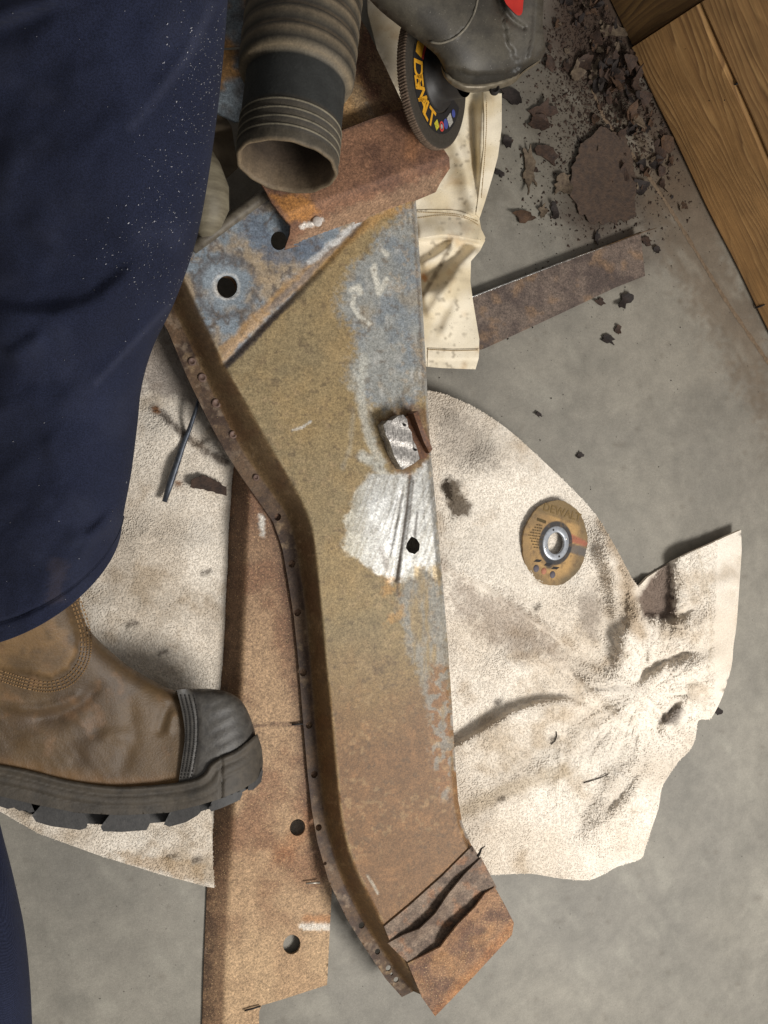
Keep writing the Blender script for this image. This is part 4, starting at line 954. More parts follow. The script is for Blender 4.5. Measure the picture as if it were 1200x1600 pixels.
# ------------------------------------------------------------------ flat bar on the floor
def fb_c(x, y):
    c = mixc(np.tile(lin((104, 90, 80)), (len(x), 1)), lin((78, 66, 60)), sm(0.35, 0.65, fbm(x, y, 26, 401))); return mixc(c, lin((132, 104, 76)), 0.5*sm(0.58, 0.72, fbm(x, y, 18, 403))), np.zeros(len(x))
fbar = empty('flat_bar', P(880, 450, 0), 'flat dark rusty steel bar with a bright cut edge lying on concrete beside the canvas', 'steel bar')
fe = [(725, 469), (740, 464), (800, 441), (870, 414), (940, 388), (1001, 364)]
sheet('bar_face', fe+[(1004, 395), (1008, 431), (960, 450), (880, 488), (800, 525), (756, 545), (730, 552)], lambda x, y: 0.005+0.007*np.exp(-(segd(x, y, fe)[0]/60)**2), M_rust2, fbar, 5, 0.004, cfun=fb_c)
tube('cut_edge', [P(x, y-1, 0.0124) for x, y in fe], 0.0013, M_bright, fbar, 8)
tube('curled_burr', [P(996, 366, 0.012), P(1010, 361, 0.016), P(1026, 356, 0.016)], [0.0012, 0.0009, 0.0004], M_rust2 and plain('burr_steel', (110, 92, 74), None, 100, 0.5, 0.4), fbar, 6)

# ------------------------------------------------------------------ timber beam
def wood_material(name, seed, c1, c2, c3):
    mt, nt, bs = newmat(name); tc = nd(nt, 'ShaderNodeTexCoord'); mp = nd(nt, 'ShaderNodeMapping'); mp.inputs['Location'].default_value = (seed, seed*0.7, 0)
    nt.links.new(tc.outputs['UV'], mp.inputs[0])
    def nz(scale, sc, det=3):
        m_ = nd(nt, 'ShaderNodeMapping'); m_.inputs['Scale'].default_value = sc; nt.links.new(mp.outputs[0], m_.inputs[0])
        q = nd(nt, 'ShaderNodeTexNoise'); q.inputs['Scale'].default_value = scale; q.inputs['Detail'].default_value = det; nt.links.new(m_.outputs[0], q.inputs[0]); return q.outputs['Fac']
    def mth(op, a, b):
        q = nd(nt, 'ShaderNodeMath', operation=op)
        for k_, s_ in ((0, a), (1, b)):
            if hasattr(s_, 'links'): nt.links.new(s_, q.inputs[k_])
            else: q.inputs[k_].default_value = s_
        return q.outputs[0]
    sx = nd(nt, 'ShaderNodeSeparateXYZ'); nt.links.new(mp.outputs[0], sx.inputs[0])
    ph_ = mth('ADD', mth('MULTIPLY', sx.outputs[1], 105.0), mth('MULTIPLY', nz(1.0, (3.2, 13, 1), 2), 9.0)); ph_ = mth('ADD', ph_, mth('MULTIPLY', nz(1.0, (9, 60, 1), 3), 1.3))
    fr = mth('FRACT', ph_, 0.0)
    class wv: outputs = {'Fac': fr}
    c = ramp(nt, fr, ((0.0, tuple(lin(c1))), (0.45, tuple(lin(c2))), (0.86, tuple(lin(c3))), (1.0, tuple(lin(c1)))))
    mx_ = nd(nt, 'ShaderNodeMix', data_type='RGBA'); nt.links.new(ramp(nt, nz(1.0, (2.5, 45, 1), 2), ((0.38, 0.0), (0.62, 0.9))), mx_.inputs[0]); nt.links.new(c, mx_.inputs[6]); mx_.inputs[7].default_value = tuple(lin(c2))+(1,)
    c = mx_.outputs[2]
    mp2 = nd(nt, 'ShaderNodeMapping'); mp2.inputs['Scale'].default_value = (14, 420, 420); nt.links.new(tc.outputs['UV'], mp2.inputs[0])
    n2 = nd(nt, 'ShaderNodeTexNoise'); n2.inputs['Scale'].default_value = 1; n2.inputs['Detail'].default_value = 4; nt.links.new(mp2.outputs[0], n2.inputs[0])
    c = mul(nt, c, ramp(nt, n2.outputs['Fac'], ((0.25, 0.72), (0.75, 1.22))))
    c = mul(nt, c, ramp(nt, noise(nt, 24, 4, 0.6), ((0.3, 0.82), (0.7, 1.14))))
    nt.links.new(c, bs.inputs['Base Color']); bs.inputs['Roughness'].default_value = 0.62
    bump(nt, bs, wv.outputs['Fac'], 0.25, 0.0012); bump(nt, bs, n2.outputs['Fac'], 0.3, 0.0005)
    return mt
M_wood = wood_material('yellow_pine', 3.1, (190, 150, 98), (168, 128, 80), (124, 91, 57))
M_wood2 = wood_material('yellow_pine_outer', 9.7, (184, 146, 96), (162, 124, 80), (124, 92, 58))
beam = empty('timber_beam', P(1100, 280, 0), 'thick yellow pine beam of two laminated planks standing on the floor at right', 'timber beam')
B0, B1 = P(985, 76, 0.002), P(1200, 521, 0.002)
bl = (B1-B0); bl.z = 0; bdir = bl.normalized(); Lb = bl.length*1.75; bn = Vector((bdir.y, -bdir.x, 0))
if bn.dot(Vector(NC)-B0) < 0: bn = -bn            # towards the camera
def plank(name, z0, z1, mat, parent, length, back=0.045, org=None, face=0.0):
    org = org or B0; n = 60; v = []; f = []; uv = []
    secs = [(-back, z0, 0), (face, z0+0.002, back), (face+0.0015, z0+0.005, back+0.004), (face+0.0015, z1-0.005, back+z1-z0), (face, z1-0.001, back+z1-z0+0.004), (-back, z1, 2*back+z1-z0)]
    for i in range(n+1):
        s_ = length*i/n; w = 0.0016*math.sin(s_*9+z0*40)+0.0008*math.sin(s_*31)
        for (o_, z_, u_) in secs: v.append(org+bdir*s_+bn*(o_+(w if o_ > -back else 0))+Vector((0, 0, z_))); uv.append((s_, u_+z0))
    k = len(secs)
    for i in range(n):
        for j in range(k): f.append((i*k+j, i*k+(j+1) % k, (i+1)*k+(j+1) % k, (i+1)*k+j))
    f += [tuple(range(k))[::-1], tuple(range(n*k, n*k+k))]
    me = mesh(name, [tuple(q) for q in v], f, False); ul = me.uv_layers.new(name='UVMap')
    for lp in me.loops: ul.data[lp.index].uv = uv[lp.vertex_index]
    import bmesh
    bm = bmesh.new(); bm.from_mesh(me); bmesh.ops.recalc_face_normals(bm, faces=bm.faces); bm.to_mesh(me); bm.free()
    return link(name, me, mat, parent)
plank('plank', 0.0, 0.132, M_wood, beam, Lb)
plank('plank', 0.1335, 0.27, M_wood2, beam, Lb, face=0.001)
# nail heads and scuffs on the plank face
def beam_px(x, y, out=0.002):
    r = rays(np.array(float(x)), np.array(float(y))); q = Vector(r); t = (B0-Vector(NC)).dot(bn)/q.dot(bn); return Vector(NC)+q*t+bn*out
for x, y, L in ((1073, 75, 8), (1111, 104, 3), (1110, 156, 4), (1134, 155, 3), (1152, 130, 4), (1177, 341, 5), (1188, 478, 8)):
    a = beam_px(x-L, y+L*0.35, 0.0012); b = beam_px(x+L, y-L*0.35, 0.0012)
    tube('dark_nick', [a, (a+b)/2, b], [0.0008, 0.0018, 0.0008], M_dark, beam, 6)
block = empty('timber_block', P(1000, 20, 0), 'shadowed dark timber butted against the top end of the pine beam', 'timber block')
M_wood3 = wood_material('shaded_pine', 5.2, (112, 86, 48), (98, 72, 40), (70, 50, 28))  # darker copy of the pine, with shade put into its colours
bs_, be_ = B0-bdir*0.0015, 0
def blk():
    o_ = B0-bdir*0.0006-bn*0.004; d1 = -bdir; d2 = -bn; v = []; uv = []
    for z in (0.0005, 0.24):
        for a, b in ((0, 0), (0.085, 0), (0.085, 0.09), (0, 0.09)): v.append(o_+d1*a+d2*b+Vector((0, 0, z))); uv.append((a+b, z))
    f = [(0, 1, 2, 3), (4, 7, 6, 5), (0, 4, 5, 1), (1, 5, 6, 2), (2, 6, 7, 3), (3, 7, 4, 0)]
    me = mesh('end_timber', [tuple(q) for q in v], f, False); ul = me.uv_layers.new(name='UVMap')
    for lp in me.loops: u = uv[lp.vertex_index]; ul.data[lp.index].uv = (u[1], u[0])
    import bmesh
    bm = bmesh.new(); bm.from_mesh(me); bmesh.ops.recalc_face_normals(bm, faces=bm.faces); bmesh.ops.bevel(bm, geom=bm.edges[:], offset=0.0015, segments=1, affect='EDGES'); bm.to_mesh(me); bm.free()
    link('end_timber', me, M_wood3, block)
blk()

# ------------------------------------------------------------------ the person: trouser legs and boot
person = empty('person', P(60, 1000, 0), 'person in navy work trousers and brown leather boot, only the lower legs showing', 'person')
ST = [((372, -210), (-190, -210), 0.31), ((366, -120), (-185, -120), 0.30), ((356, 0), (-180, 0), 0.285), ((349, 90), (-175, 100), 0.27), ((338, 190), (-170, 210), 0.25), ((322, 300), (-165, 330), 0.23), ((304, 385), (-160, 430), 0.21),
      ((272, 474), (-158, 540), 0.195), ((240, 540), (-156, 630), 0.18), ((222, 600), (-154, 710), 0.165), ((215, 660), (-150, 790), 0.155), ((206, 730), (-145, 860), 0.145), ((196, 782), (-140, 905), 0.138), ((190, 822), (-136, 955), 0.132)]
def trouser():
    Rr = np.array([s[0] for s in ST], float); Ll = np.array([s[1] for s in ST], float); Hh = np.array([s[2] for s in ST])
    t = np.arange(len(ST)); tq = np.linspace(0, len(ST)-1, 190)
    def ip(a): 
        return np.array(cr([(k, q) for k, q in enumerate(a)], 20))[:, 1]
    def interp(a): c = ip(a); return np.interp(tq, np.linspace(0, len(ST)-1, len(c)), c)
    rx, ry, lx, ly, hh = interp(Rr[:, 0]), interp(Rr[:, 1]), interp(Ll[:, 0]), interp(Ll[:, 1]), interp(Hh)
    n = 150; V = []; PXs = []; th = np.linspace(0, 2*math.pi, n, endpoint=False)
    for i in range(len(tq)):
        cx, cy = (rx[i]+lx[i])/2, (ry[i]+ly[i])/2; d = float(DEP(cx, cy, hh[i]))
        c_ = np.cos(th); s_ = np.sin(th)
        bul = 0.20+0.10*tq[i]/13
        px = cx+(rx[i]-cx)*c_; py = cy+(ry[i]-cy)*c_+np.maximum(s_, 0)*np.hypot(rx[i]-lx[i], ry[i]-ly[i])*bul*sm(6, 12.5, tq[i])
        rm = np.hypot(rx[i]-lx[i], ry[i]-ly[i])/2*d/FPX
        dep_ = d-s_*rm*np.where(s_ > 0, 0.62, 0.5)
        # cloth folds
        x_, y_ = px, py; front = np.clip(s_, 0, 1)
        g = 0.014*(fbm(x_, y_*0.8, 130, 501)-0.5)+0.006*(fbm((x_+y_)*0.8, (y_-x_)*0.35, 50, 503)-0.5)
        for pts_, a, wl, wr in (([(-40, 478), (30, 492), (90, 493), (140, 478), (190, 440), (230, 400)], 0.011, 13, 60), ([(-40, 250), (60, 270), (160, 240), (260, 160)], 0.006, 50, 60), ([(300, 330), (250, 380), (160, 400)], 0.005, 30, 40), ([(-40, 620), (80, 640), (190, 600)], 0.006, 40, 40), ([(-40, 40), (20, 22), (70, 4), (110, -15)], 0.012, 30, 9),
                                ([(10, 560), (40, 540), (70, 520)], 0.006, 10, 20), ([(330, 20), (290, 90), (240, 160)], 0.006, 9, 14), ([(262, 480), (205, 540), (150, 600)], 0.005, 8, 14), ([(195, 800), (160, 830), (100, 850)], 0.008, 10, 14), ([(60, 700), (120, 690), (200, 640)], 0.005, 22, 30), ([(120, 880), (150, 830), (185, 790)], 0.006, 9, 10)):
            dd, s2, t2 = segd(x_, y_, pts_); g = g+a*np.exp(-(dd/np.where(s2 > 0, wl, wr))**2)*sm(0, .2, t2)*(1-sm(.8, 1, t2))
        g = g+0.0016*(tq[i] > 12.35)-0.0022*math.exp(-((tq[i]-12.33)/0.05)**2)
        dep_ = dep_-g*front
        V.append(PD(px, py, dep_)); PXs.append(np.stack([px, py], 1))
    V = np.vstack(V); PXs = np.vstack(PXs); f = []
    for i in range(len(tq)-1):
        for k in range(n): f.append((i*n+k, i*n+(k+1) % n, (i+1)*n+(k+1) % n, (i+1)*n+k))
    # turned-in hem
    x, y = PXs[:, 0], PXs[:, 1]
    add = np.zeros((len(V), 3))
    add += np.array(lin((70, 72, 86)))[None]*0.22*(line(x, y, [(332, 10), (290, 90), (240, 160), (205, 200)], 5, 8, 3)+line(x, y, [(262, 480), (205, 540), (150, 600)], 3, 5, 2))[:, None]
    add += np.array(lin((70, 72, 84)))[None]*0.10*(sm(0.5, 0.8, fbm(x, y, 90, 511)))[:, None]
    add += np.array((0.014, 0.009, 0.005))[None]*blob(x, y, [(80, 870), (105, 880), (100, 935), (75, 940)], 9, 7)[:, None]
    r2 = np.random.default_rng(5)
    base = len(V)
    o = link('trouser_leg', mesh('trouser_leg', V, np.array(f)[:, ::-1].copy(), True, {'Col': add, 'Met': np.zeros(len(V))}), M_navy, person)
    ms = o.modifiers.new('thickness', 'SOLIDIFY'); ms.thickness = 0.0025; ms.offset = 1
    # metal sparks dust caught on cloth: tiny bright filings lying on the surface
    G = V.reshape(len(tq), n, 3); Q = PXs.reshape(len(tq), n, 2); bag = Bag(); cnt = 0
    while cnt < 620:
        i = r2.integers(2, len(tq)-2); k = r2.integers(4, n//2-4); q = Q[i, k]
        dd = float(segd(np.array([q[0]]), np.array([q[1]]), [(310, 60), (300, 160), (270, 260), (255, 330), (205, 400), (260, 430)])[0][0])
        if q[0] < 0 or r2.random() > math.exp(-(dd/45)**2)+0.015: continue
        p = Vector(G[i, k]); e = Vector(G[i, k+1]-G[i, k]).normalized(); g_ = Vector(G[i+1, k]-G[i, k]).normalized(); nn = e.cross(g_).normalized()
        if nn.dot(Vector(NC)-p) < 0: nn = -nn
        p = p+e*r2.uniform(-.002, .002)+g_*r2.uniform(-.002, .002)+nn*0.0004
        a = r2.uniform(0, 6.28); u = e*math.cos(a)+g_*math.sin(a); w = nn.cross(u); s_ = 0.00013*(1+2.6*r2.random()**3)
        bag.box(p, u*s_*r2.uniform(0.8, 1.8), w*s_*0.5, nn*0.0003); cnt += 1
    tag(bag.build('metal_filings', plain('filings', (168, 168, 174), (120, 120, 126), 300, 0.5, 0.2), o), kind='stuff')
    # hem stitch row
    sbag = Bag(); i = len(tq)-11
    for k in range(2, n//2, 1):
        a = Vector(G[i, k]); b = Vector(G[i, k+1]); nn = (b-a).cross(Vector(G[i+1, k])-a).normalized()
        if nn.dot(Vector(NC)-a) < 0: nn = -nn
        for fr in (0.1, 0.6):
            c_ = a+(b-a)*(fr+0.15)+nn*0.0004; sbag.box(c_, (b-a)*0.16, (b-a).cross(nn).normalized()*0.0004, nn*0.0004)
    tag(sbag.build('hem_stitching', plain('navy_thread', (34, 38, 56), (26, 30, 44), 200, 0.9), o), kind='stuff')
trouser()
# the other trouser leg, only its edge at the bottom left corner
L2p = [(-6, 1262), (4, 1305), (16, 1350), (28, 1400), (38, 1450), (45, 1510), (49, 1570), (51, 1640), (50, 1760)]
V = []; f = []; n = 60
lq = cr(L2p, 6)
for i, (x, y) in enumerate(lq):
    hw = 40+90*sm(0, 1, i/len(lq)*1.5); cx = x-hw; th = np.linspace(0, 2*math.pi, n, endpoint=False); d = float(DEP(cx, y, 0.17+0.05*i/len(lq)))
    V.append(PD(cx+hw*np.cos(th), np.full(n, y)-np.maximum(0, np.sin(th))*30*(1-i/len(lq)), d-np.sin(th)*hw*d/FPX*0.8+0.004*(fbm(cx+hw*np.cos(th), np.full(n, float(y)), 40, 3)-0.5)))
    if i:
        for k in range(n): f.append(((i-1)*n+k, (i-1)*n+(k+1) % n, i*n+(k+1) % n, i*n+k))
V = np.vstack(V); f.append(tuple(range(n)))
link('trouser_leg', mesh('trouser_leg', V, [q[::-1] for q in f], True, {'Col': np.full((len(V), 3), 0.0), 'Met': np.zeros(len(V))}), M_navy, person)

# boot
def b_h(x, y): return 0.070+0.055*sm(1150, 880, y)*1.0+0.012*sm(250, 380, x)
def sm_r(a, b, x): return sm(a, b, x)
UP = [(-150, 930), (-150, 800), (60, 790), (118, 850)] + cr([(122, 915), (127, 955), (140, 984), (165, 1011), (200, 1040), (235, 1061), (266, 1077), (290, 1082), (310, 1090), (330, 1130), (334, 1170), (330, 1205)], 5) + cr([(312, 1226), (257, 1240), (183, 1246), (110, 1238), (55, 1224), (0, 1212), (-60, 1204), (-150, 1198)], 4)
def crease(x, y):
    g = 0.0
    for pts_, a, w in (([(40, 1125), (90, 1118), (130, 1095), (165, 1060)], -0.003, 10), ([(0, 1105), (60, 1108), (100, 1100), (140, 1078)], 0.003, 8), ([(245, 1155), (255, 1120), (268, 1092)], -0.0022, 8), ([(262, 1150), (272, 1110)], 0.002, 6),
                       ([(185, 1220), (200, 1170), (205, 1120), (195, 1060)], -0.002, 13), ([(120, 1180), (170, 1150), (215, 1150)], 0.0025, 14), ([(100, 1210), (150, 1160), (160, 1130)], -0.0008, 12), ([(20, 1160), (90, 1150), (150, 1120)], 0.002, 14)):
        d, s, t = segd(x, y, pts_); g = g+a*np.exp(-(d/w)**2)*sm(0, .2, t)*(1-sm(.8, 1, t))
    u = x*0.8-y*0.5; w_ = x*0.5+y*0.8
    wr = (np.sin(u/2.7+6*fbm(x, y, 40, 5))*0.00032)*sm(0.42, 0.65, fbm(x, y, 60, 7))*sm(1060, 1090, y)
    g = g+0.3*wr+0.0015*(fbm(x, y, 50, 11)-0.5)
    # padded ankle panel stands proud
    g = g+0.004*blob(x, y, [(-160, 930), (100, 935), (120, 980), (120, 1020), (105, 1045), (80, 1058), (50, 1052), (-160, 1020)], 4)
    return g
def boot_c(x, y):
    c = mixc(np.tile(lin((91, 72, 48)), (len(x), 1)), lin((79, 63, 45)), sm(0.35, 0.65, fbm(x, y, 70, 601)))
    ap = blob(x, y, [(-160, 930), (100, 935), (120, 980), (120, 1020), (105, 1045), (80, 1058), (50, 1052), (-160, 1020)], 3)
    c = mixc(c, lin((124, 97, 64)), 0.7*ap*sm(0.35, 0.6, fbm(x, y, 40, 603))); c = mixc(c, lin((100, 82, 62)), 0.6*blob(x, y, [(60, 1020), (100, 1015), (95, 1050), (65, 1050)], 12))
    c = mixc(c, lin((122, 90, 54)), 0.5*line(x, y, [(0, 1195), (110, 1218), (200, 1228), (275, 1222)], 12, 10, 6)); c = mixc(c, lin((76, 60, 46)), 0.5*line(x, y, [(30, 1125), (90, 1118), (140, 1090)], 14, 12, 6))
    c = mixc(c, lin((128, 96, 66)), 0.4*sm(0.6, 0.8, fbm(x, y, 26, 607)))
    return c
boot, SB = pillow('boot', UP, b_h, 0.86, M_leather, person, 4.2, fixed=lambda x, y: (y < 1150) & (x > 100) & (y > 880), cap=0.050, detail=crease, cfun=boot_c, it=2500)
tag(boot, 'brown pull-on leather work boot with black rubber toe cap')
TC = cr([(276, 1078), (300, 1076), (336, 1077), (362, 1084), (380, 1099), (393, 1126), (400, 1152), (402, 1180), (390, 1200)], 5)+[(340, 1225), (278, 1236)]+cr([(279, 1222), (284, 1190), (289, 1150), (285, 1115), (276, 1078)], 4)
def toe_d(x, y): return 0.0065+0.0003*np.sin((x*0.45+y*0.95+6*fbm(x, y, 30, 4))/3.2)*sm(320, 335, x)-0.0016*line(x, y, [(304, 1085), (309, 1120), (309, 1160), (302, 1215)], 2, 2)
toe, ST_ = pillow('toe_cap', TC, b_h, 0.98, M_toe, boot, 4, fixed=lambda x, y: (x > 296) & (y < 1199), cap=0.048, detail=toe_d, it=1800)
SOLE_T = cr([(-150, 1186), (-60, 1190), (0, 1195), (55, 1206), (110, 1220), (183, 1229), (257, 1225), (300, 1218), (318, 1209), (328, 1194), (345, 1183), (367, 1173), (388, 1158), (402, 1146)], 4)
SOLE_B = [(409, 1168), (411, 1190), (410, 1205), (404, 1217), (380, 1233), (345, 1248), (312, 1258), (262, 1270), (190, 1274), (120, 1270), (50, 1256), (0, 1244), (-150, 1225)]
def sole_front(x, y):
    t = np.clip((x-250)/165, 0, 0.9995); b = 0.049*np.sqrt(1-t**3.2)
    tt, _, _ = segd(x, y, SOLE_T); bb, _, _ = segd(x, y, SOLE_B+[(-150, 1225)])
    g = b+0.0018*np.exp(-((tt-5)/3)**2)-0.002*np.exp(-(tt/1.6)**2)-0.0014*np.exp(-((tt-14)/1.6)**2)+0.0012*np.exp(-((tt-24)/5)**2)-0.0012*np.exp(-((tt-31)/1.5)**2)
    return g+0.0006*(fbm(x, y, 20, 3)-0.5)-0.003*np.exp(-((x-346)/1.6)**2)*sm(1180, 1190, y)
v, f = tri2d(SOLE_T+SOLE_B, 3.2); x, y = v[:, 0], v[:, 1]; d0 = DEP(x, y, b_h(x, y)); bf = sole_front(x, y)
link('sole', shell('sole', PD(x, y, d0-bf), f, PD(x, y, d0+np.maximum(bf, 0.004))), M_rubber, boot)
def lugp(pts_, drop=0.003):
    v, f = tri2d(pts_, 4); x, y = v[:, 0], v[:, 1]; d0 = DEP(x, y, b_h(x, y)); t = np.clip((x-250)/170, 0, 0.9995); b = 0.049*np.sqrt(1-t**3.2)-drop
    link('lug', shell('lug', PD(x, y, d0-b), f, PD(x, y, d0+np.maximum(b, 0.003))), M_lug, boot)
lugp([(-150, 1222), (-60, 1236), (0, 1243), (48, 1254), (54, 1268), (46, 1270), (40, 1266), (30, 1267), (22, 1262), (12, 1264), (0, 1260), (-60, 1256), (-150, 1248)])
lugp([(64, 1258), (130, 1270), (138, 1282), (135, 1294), (125, 1297), (80, 1291), (56, 1284), (50, 1274)])
lugp([(172, 1272), (232, 1270), (236, 1283), (229, 1297), (190, 1300), (161, 1299), (157, 1292)])
lugp([(266, 1268), (310, 1257), (314, 1268), (309, 1274), (290, 1285), (264, 1292), (256, 1288)])
lugp([(332, 1251), (376, 1233), (379, 1240), (375, 1250), (345, 1263), (330, 1268), (326, 1262)])
lugp([(388, 1228), (403, 1216), (409, 1200), (411, 1206), (408, 1222), (396, 1234), (387, 1235)])
# shadowy tread core between the lugs
v, f = tri2d([(-150, 1220), (0, 1240), (120, 1268), (190, 1272), (262, 1268), (345, 1246), (402, 1216), (398, 1226), (346, 1258), (262, 1284), (190, 1290), (120, 1286), (50, 1272), (0, 1254), (-150, 1240)], 6); x, y = v[:, 0], v[:, 1]; d0 = DEP(x, y, b_h(x, y)); t = np.clip((x-250)/170, 0, 0.9995); b = 0.030*np.sqrt(1-t**3.2)
link('tread', shell('tread', PD(x, y, d0-b), f, PD(x, y, d0+b)), M_lug, boot)
def stitches(name, rows, surf, mat, step, wpx, up, parent):
    bag = Bag()
    for pl in rows:
        L = np.array(dens(pl, step, False))
        for i in range(len(L)-1):
            a, b = L[i], L[i]+(L[i+1]-L[i])*0.62; da, db = surf([a[0], b[0]], [a[1], b[1]])-up
            A, B = Vector(PD(a[0], a[1], da)), Vector(PD(b[0], b[1], db)); t_ = (B-A)/2; vw = (Vector(NC)-A).normalized(); s_ = t_.cross(vw).normalized()*wpx*da/FPX
            bag.box((A+B)/2, t_, s_, vw*0.0006)
    tag(bag.build(name, mat, parent), kind='stuff')
pb = [(-30, 1040), (0, 1048), (40, 1060), (75, 1066), (105, 1056), (124, 1030), (127, 995), (118, 960), (108, 935)]
def offs(pl, o):
    a = np.array(cr(pl, 5)); t = np.gradient(a, axis=0); n_ = np.stack([-t[:, 1], t[:, 0]], 1)/np.linalg.norm(t, axis=1)[:, None]; return [tuple(q) for q in a+n_*o]
stitches('ankle_stitching', [offs(pb, 0), offs(pb, 5), offs(pb, 10), offs(pb, 15)], SB, M_thread, 5.2, 1.05, 0.0006, boot)
rows = [cr([(283+k*6.5, 1086), (291+k*6.2, 1120), (292+k*6, 1155), (288+k*5.6, 1190), (283+k*5.2, 1218)], 5) for k in range(4)]
stitches('toe_stitching', rows, ST_, M_thread2, 4.2, 0.9, 0.0006, boot)

# ------------------------------------------------------------------ loose bits on the towel
sl = empty('metal_sliver', P(285, 690, 0.02), 'long thin dark blue grey metal sliver lying on the towel left of the panel', 'metal sliver')
tube('sliver_body', [P(313, 612, 0.030), P(306, 640, 0.028), P(297, 668, 0.026), P(286, 695, 0.025), P(276, 725, 0.022), P(266, 755, 0.021), P(257, 784, 0.020)], [0.0015, 0.0022, 0.0028, 0.0034, 0.0040, 0.0042, 0.003], plain('blued_steel', (92, 98, 108), (56, 58, 64), 160, 0.42, 0.4), sl, 8)
def flake_mat(name, c1, c2): return plain(name, c1, c2, 140, 0.75, 0.1, ((350, 0.9, 0.0012),))
FM = [flake_mat('dark_scale', (50, 41, 37), (30, 25, 23)), flake_mat('brown_scale', (76, 57, 45), (44, 34, 29)), flake_mat('grey_scale', (112, 98, 80), (70, 58, 47)), flake_mat('rust_scale', (92, 68, 48), (56, 42, 33))]
def flake(poly, h0, thick, curl, mat, name='rust_flake', seed=0, hbase=None):
    poly = dens(poly, 4, True, 0.7, seed); cx, cy = np.mean(poly, 0); R = max(np.hypot(p[0]-cx, p[1]-cy) for p in poly)
    v, f = tri2d(poly, max(3.0, R/4)); x, y = v[:, 0], v[:, 1]
    hb = (hbase(x, y) if hbase else 0)
    d, _, _ = segd(x, y, poly, True)
    h = h0+hb+thick+curl*((x-cx)/R*math.cos(seed)+(y-cy)/R*math.sin(seed))**2+0.5*curl*(fbm(x+seed*91, y, max(R*0.6, 4), 9)-0.3)
    h = np.maximum(h, h0+hb+thick*0.7)
    top = PX(x, y, h); bot = top.copy(); bot[:, 2] -= thick*0.9
    return link(name, shell(name, top, f, bot), mat)
o = flake([(300, 750), (315, 742), (340, 752), (354, 762), (354, 775), (330, 768), (298, 762)], 0.004, 0.003, 0.004, FM[1], seed=3, hbase=towel_h); tag(o, 'flat brown rust flake on the white towel beside the channel end', 'rust flake')
big = flake([(889, 292), (895, 270), (893, 262), (903, 240), (908, 224), (926, 212), (938, 196), (955, 205), (975, 210), (986, 236), (990, 262), (995, 285), (992, 312), (994, 338), (986, 342), (976, 347), (969, 341), (962, 351), (954, 345), (944, 352), (936, 346), (930, 352), (921, 346), (914, 336), (905, 334), (902, 322), (897, 312), (891, 306)], 0.002, 0.0016, 0.006, flake_mat('big_scale', (86, 69, 56), (58, 49, 44)), seed=1, name='rust_sheet'); tag(big, 'large flat brown sheet of rust scale on the floor, biggest of the scattered pieces', 'rust flake')
def _unused(): pass
def blobpoly(cx, cy, a, b, rot, n=9, rg=0.3, r=None):
    r = r or random; out = []
    for k in range(n):
        t = 2*math.pi*k/n; q = 1+rg*(r.random()-0.5)*2; u, w = a*math.cos(t)*q, b*math.sin(t)*q; out.append((cx+u*math.cos(rot)-w*math.sin(rot), cy+u*math.sin(rot)+w*math.cos(rot)))
    return out
SPEC = [((827, 262, 34, 11, 1.45), 2, 'long curled grey and black rust flake on bare concrete beside the canvas'),
        ((818, 335, 17, 13, 0.3), 3, 'crinkled tan and black rust flake below the long curled flake'),
        ((848, 331, 6, 15, 0.2), 2, 'pale narrow rust flake standing right of the crinkled tan flake'),
        ((868, 328, 5, 18, -0.1), 0, 'thin black rust sliver left of the large rust sheet'),
        ((858, 240, 20, 16, 0.8), 1, 'ragged brown rust flake above left of the large rust sheet'),
        ((880, 285, 14, 22, 0.5), 2, 'pale curled rust flake touching the left edge of the large rust sheet'),
        ((795, 222, 7, 13, -0.4), 0, 'small black chip of rust right of the canvas strap'),
        ((781, 270, 8, 6, 0.8), 0, 'tiny black chip of rust beside the narrowing canvas strap'),
        ((798, 150, 16, 14, 0.2), 0, 'blocky black lump of rust just below the grinder head'),
        ((846, 178, 18, 30, 0.5), 1, 'dark twisted rust flake below right of the grinder'),
        ((905, 108, 12, 20, 0.3), 2, 'pale grey rust curl near the pile, upper left of the beam'),
        ((928, 112, 7, 20, 0.3), 2, 'narrow pale rust curl right beside the grey rust curl'),
        ((956, 48, 20, 12, 0.1), 2, 'pale brown flake resting on top of the rust pile'),
        ((933, 370, 4, 14, 0.1), 0, 'black rust sliver standing between rust sheet and flat bar'),
        ((1011, 376, 7, 9, 0), 1, 'small brown rust chip past the end of the flat bar'),
        ((1027, 391, 4, 7, 0), 0, 'small black rust speck right of the flat bar end'),
        ((978, 468, 8, 18, 0.6), 0, 'black forked rust flake below the end of the flat bar'),
        ((938, 472, 7, 7, 0), 1, 'dull brown rust chip just under the flat bar'),
        ((967, 516, 5, 10, 0), 1, 'upright brown rust chip on the concrete below the flat bar'),
        ((950, 530, 11, 7, 0.5), 0, 'blue black rust chip on the concrete, lower left of the upright chip'),
        ((843, 647, 4, 5, 0), 0, 'black dot of debris on clear concrete above the yellow disc'),
        ((1122, 1110, 6, 7, 0), 0, 'black crumb of rust on the floor beside the right edge of the towel'),
        ((906, 712, 6, 5, 0), 0, 'black crumb on the floor just outside the towel edge above the disc')]
for k, ((cx, cy, a, b, rot), mi, lab) in enumerate(SPEC):
    o = flake(blobpoly(cx, cy, a, b*0.8, rot, 15, 0.42), 0.001, 0.0014+0.001*(a > 10), 0.008 if max(a, b) > 12 else 0.003, FM[mi], seed=k+2); tag(o, lab, 'rust flake')
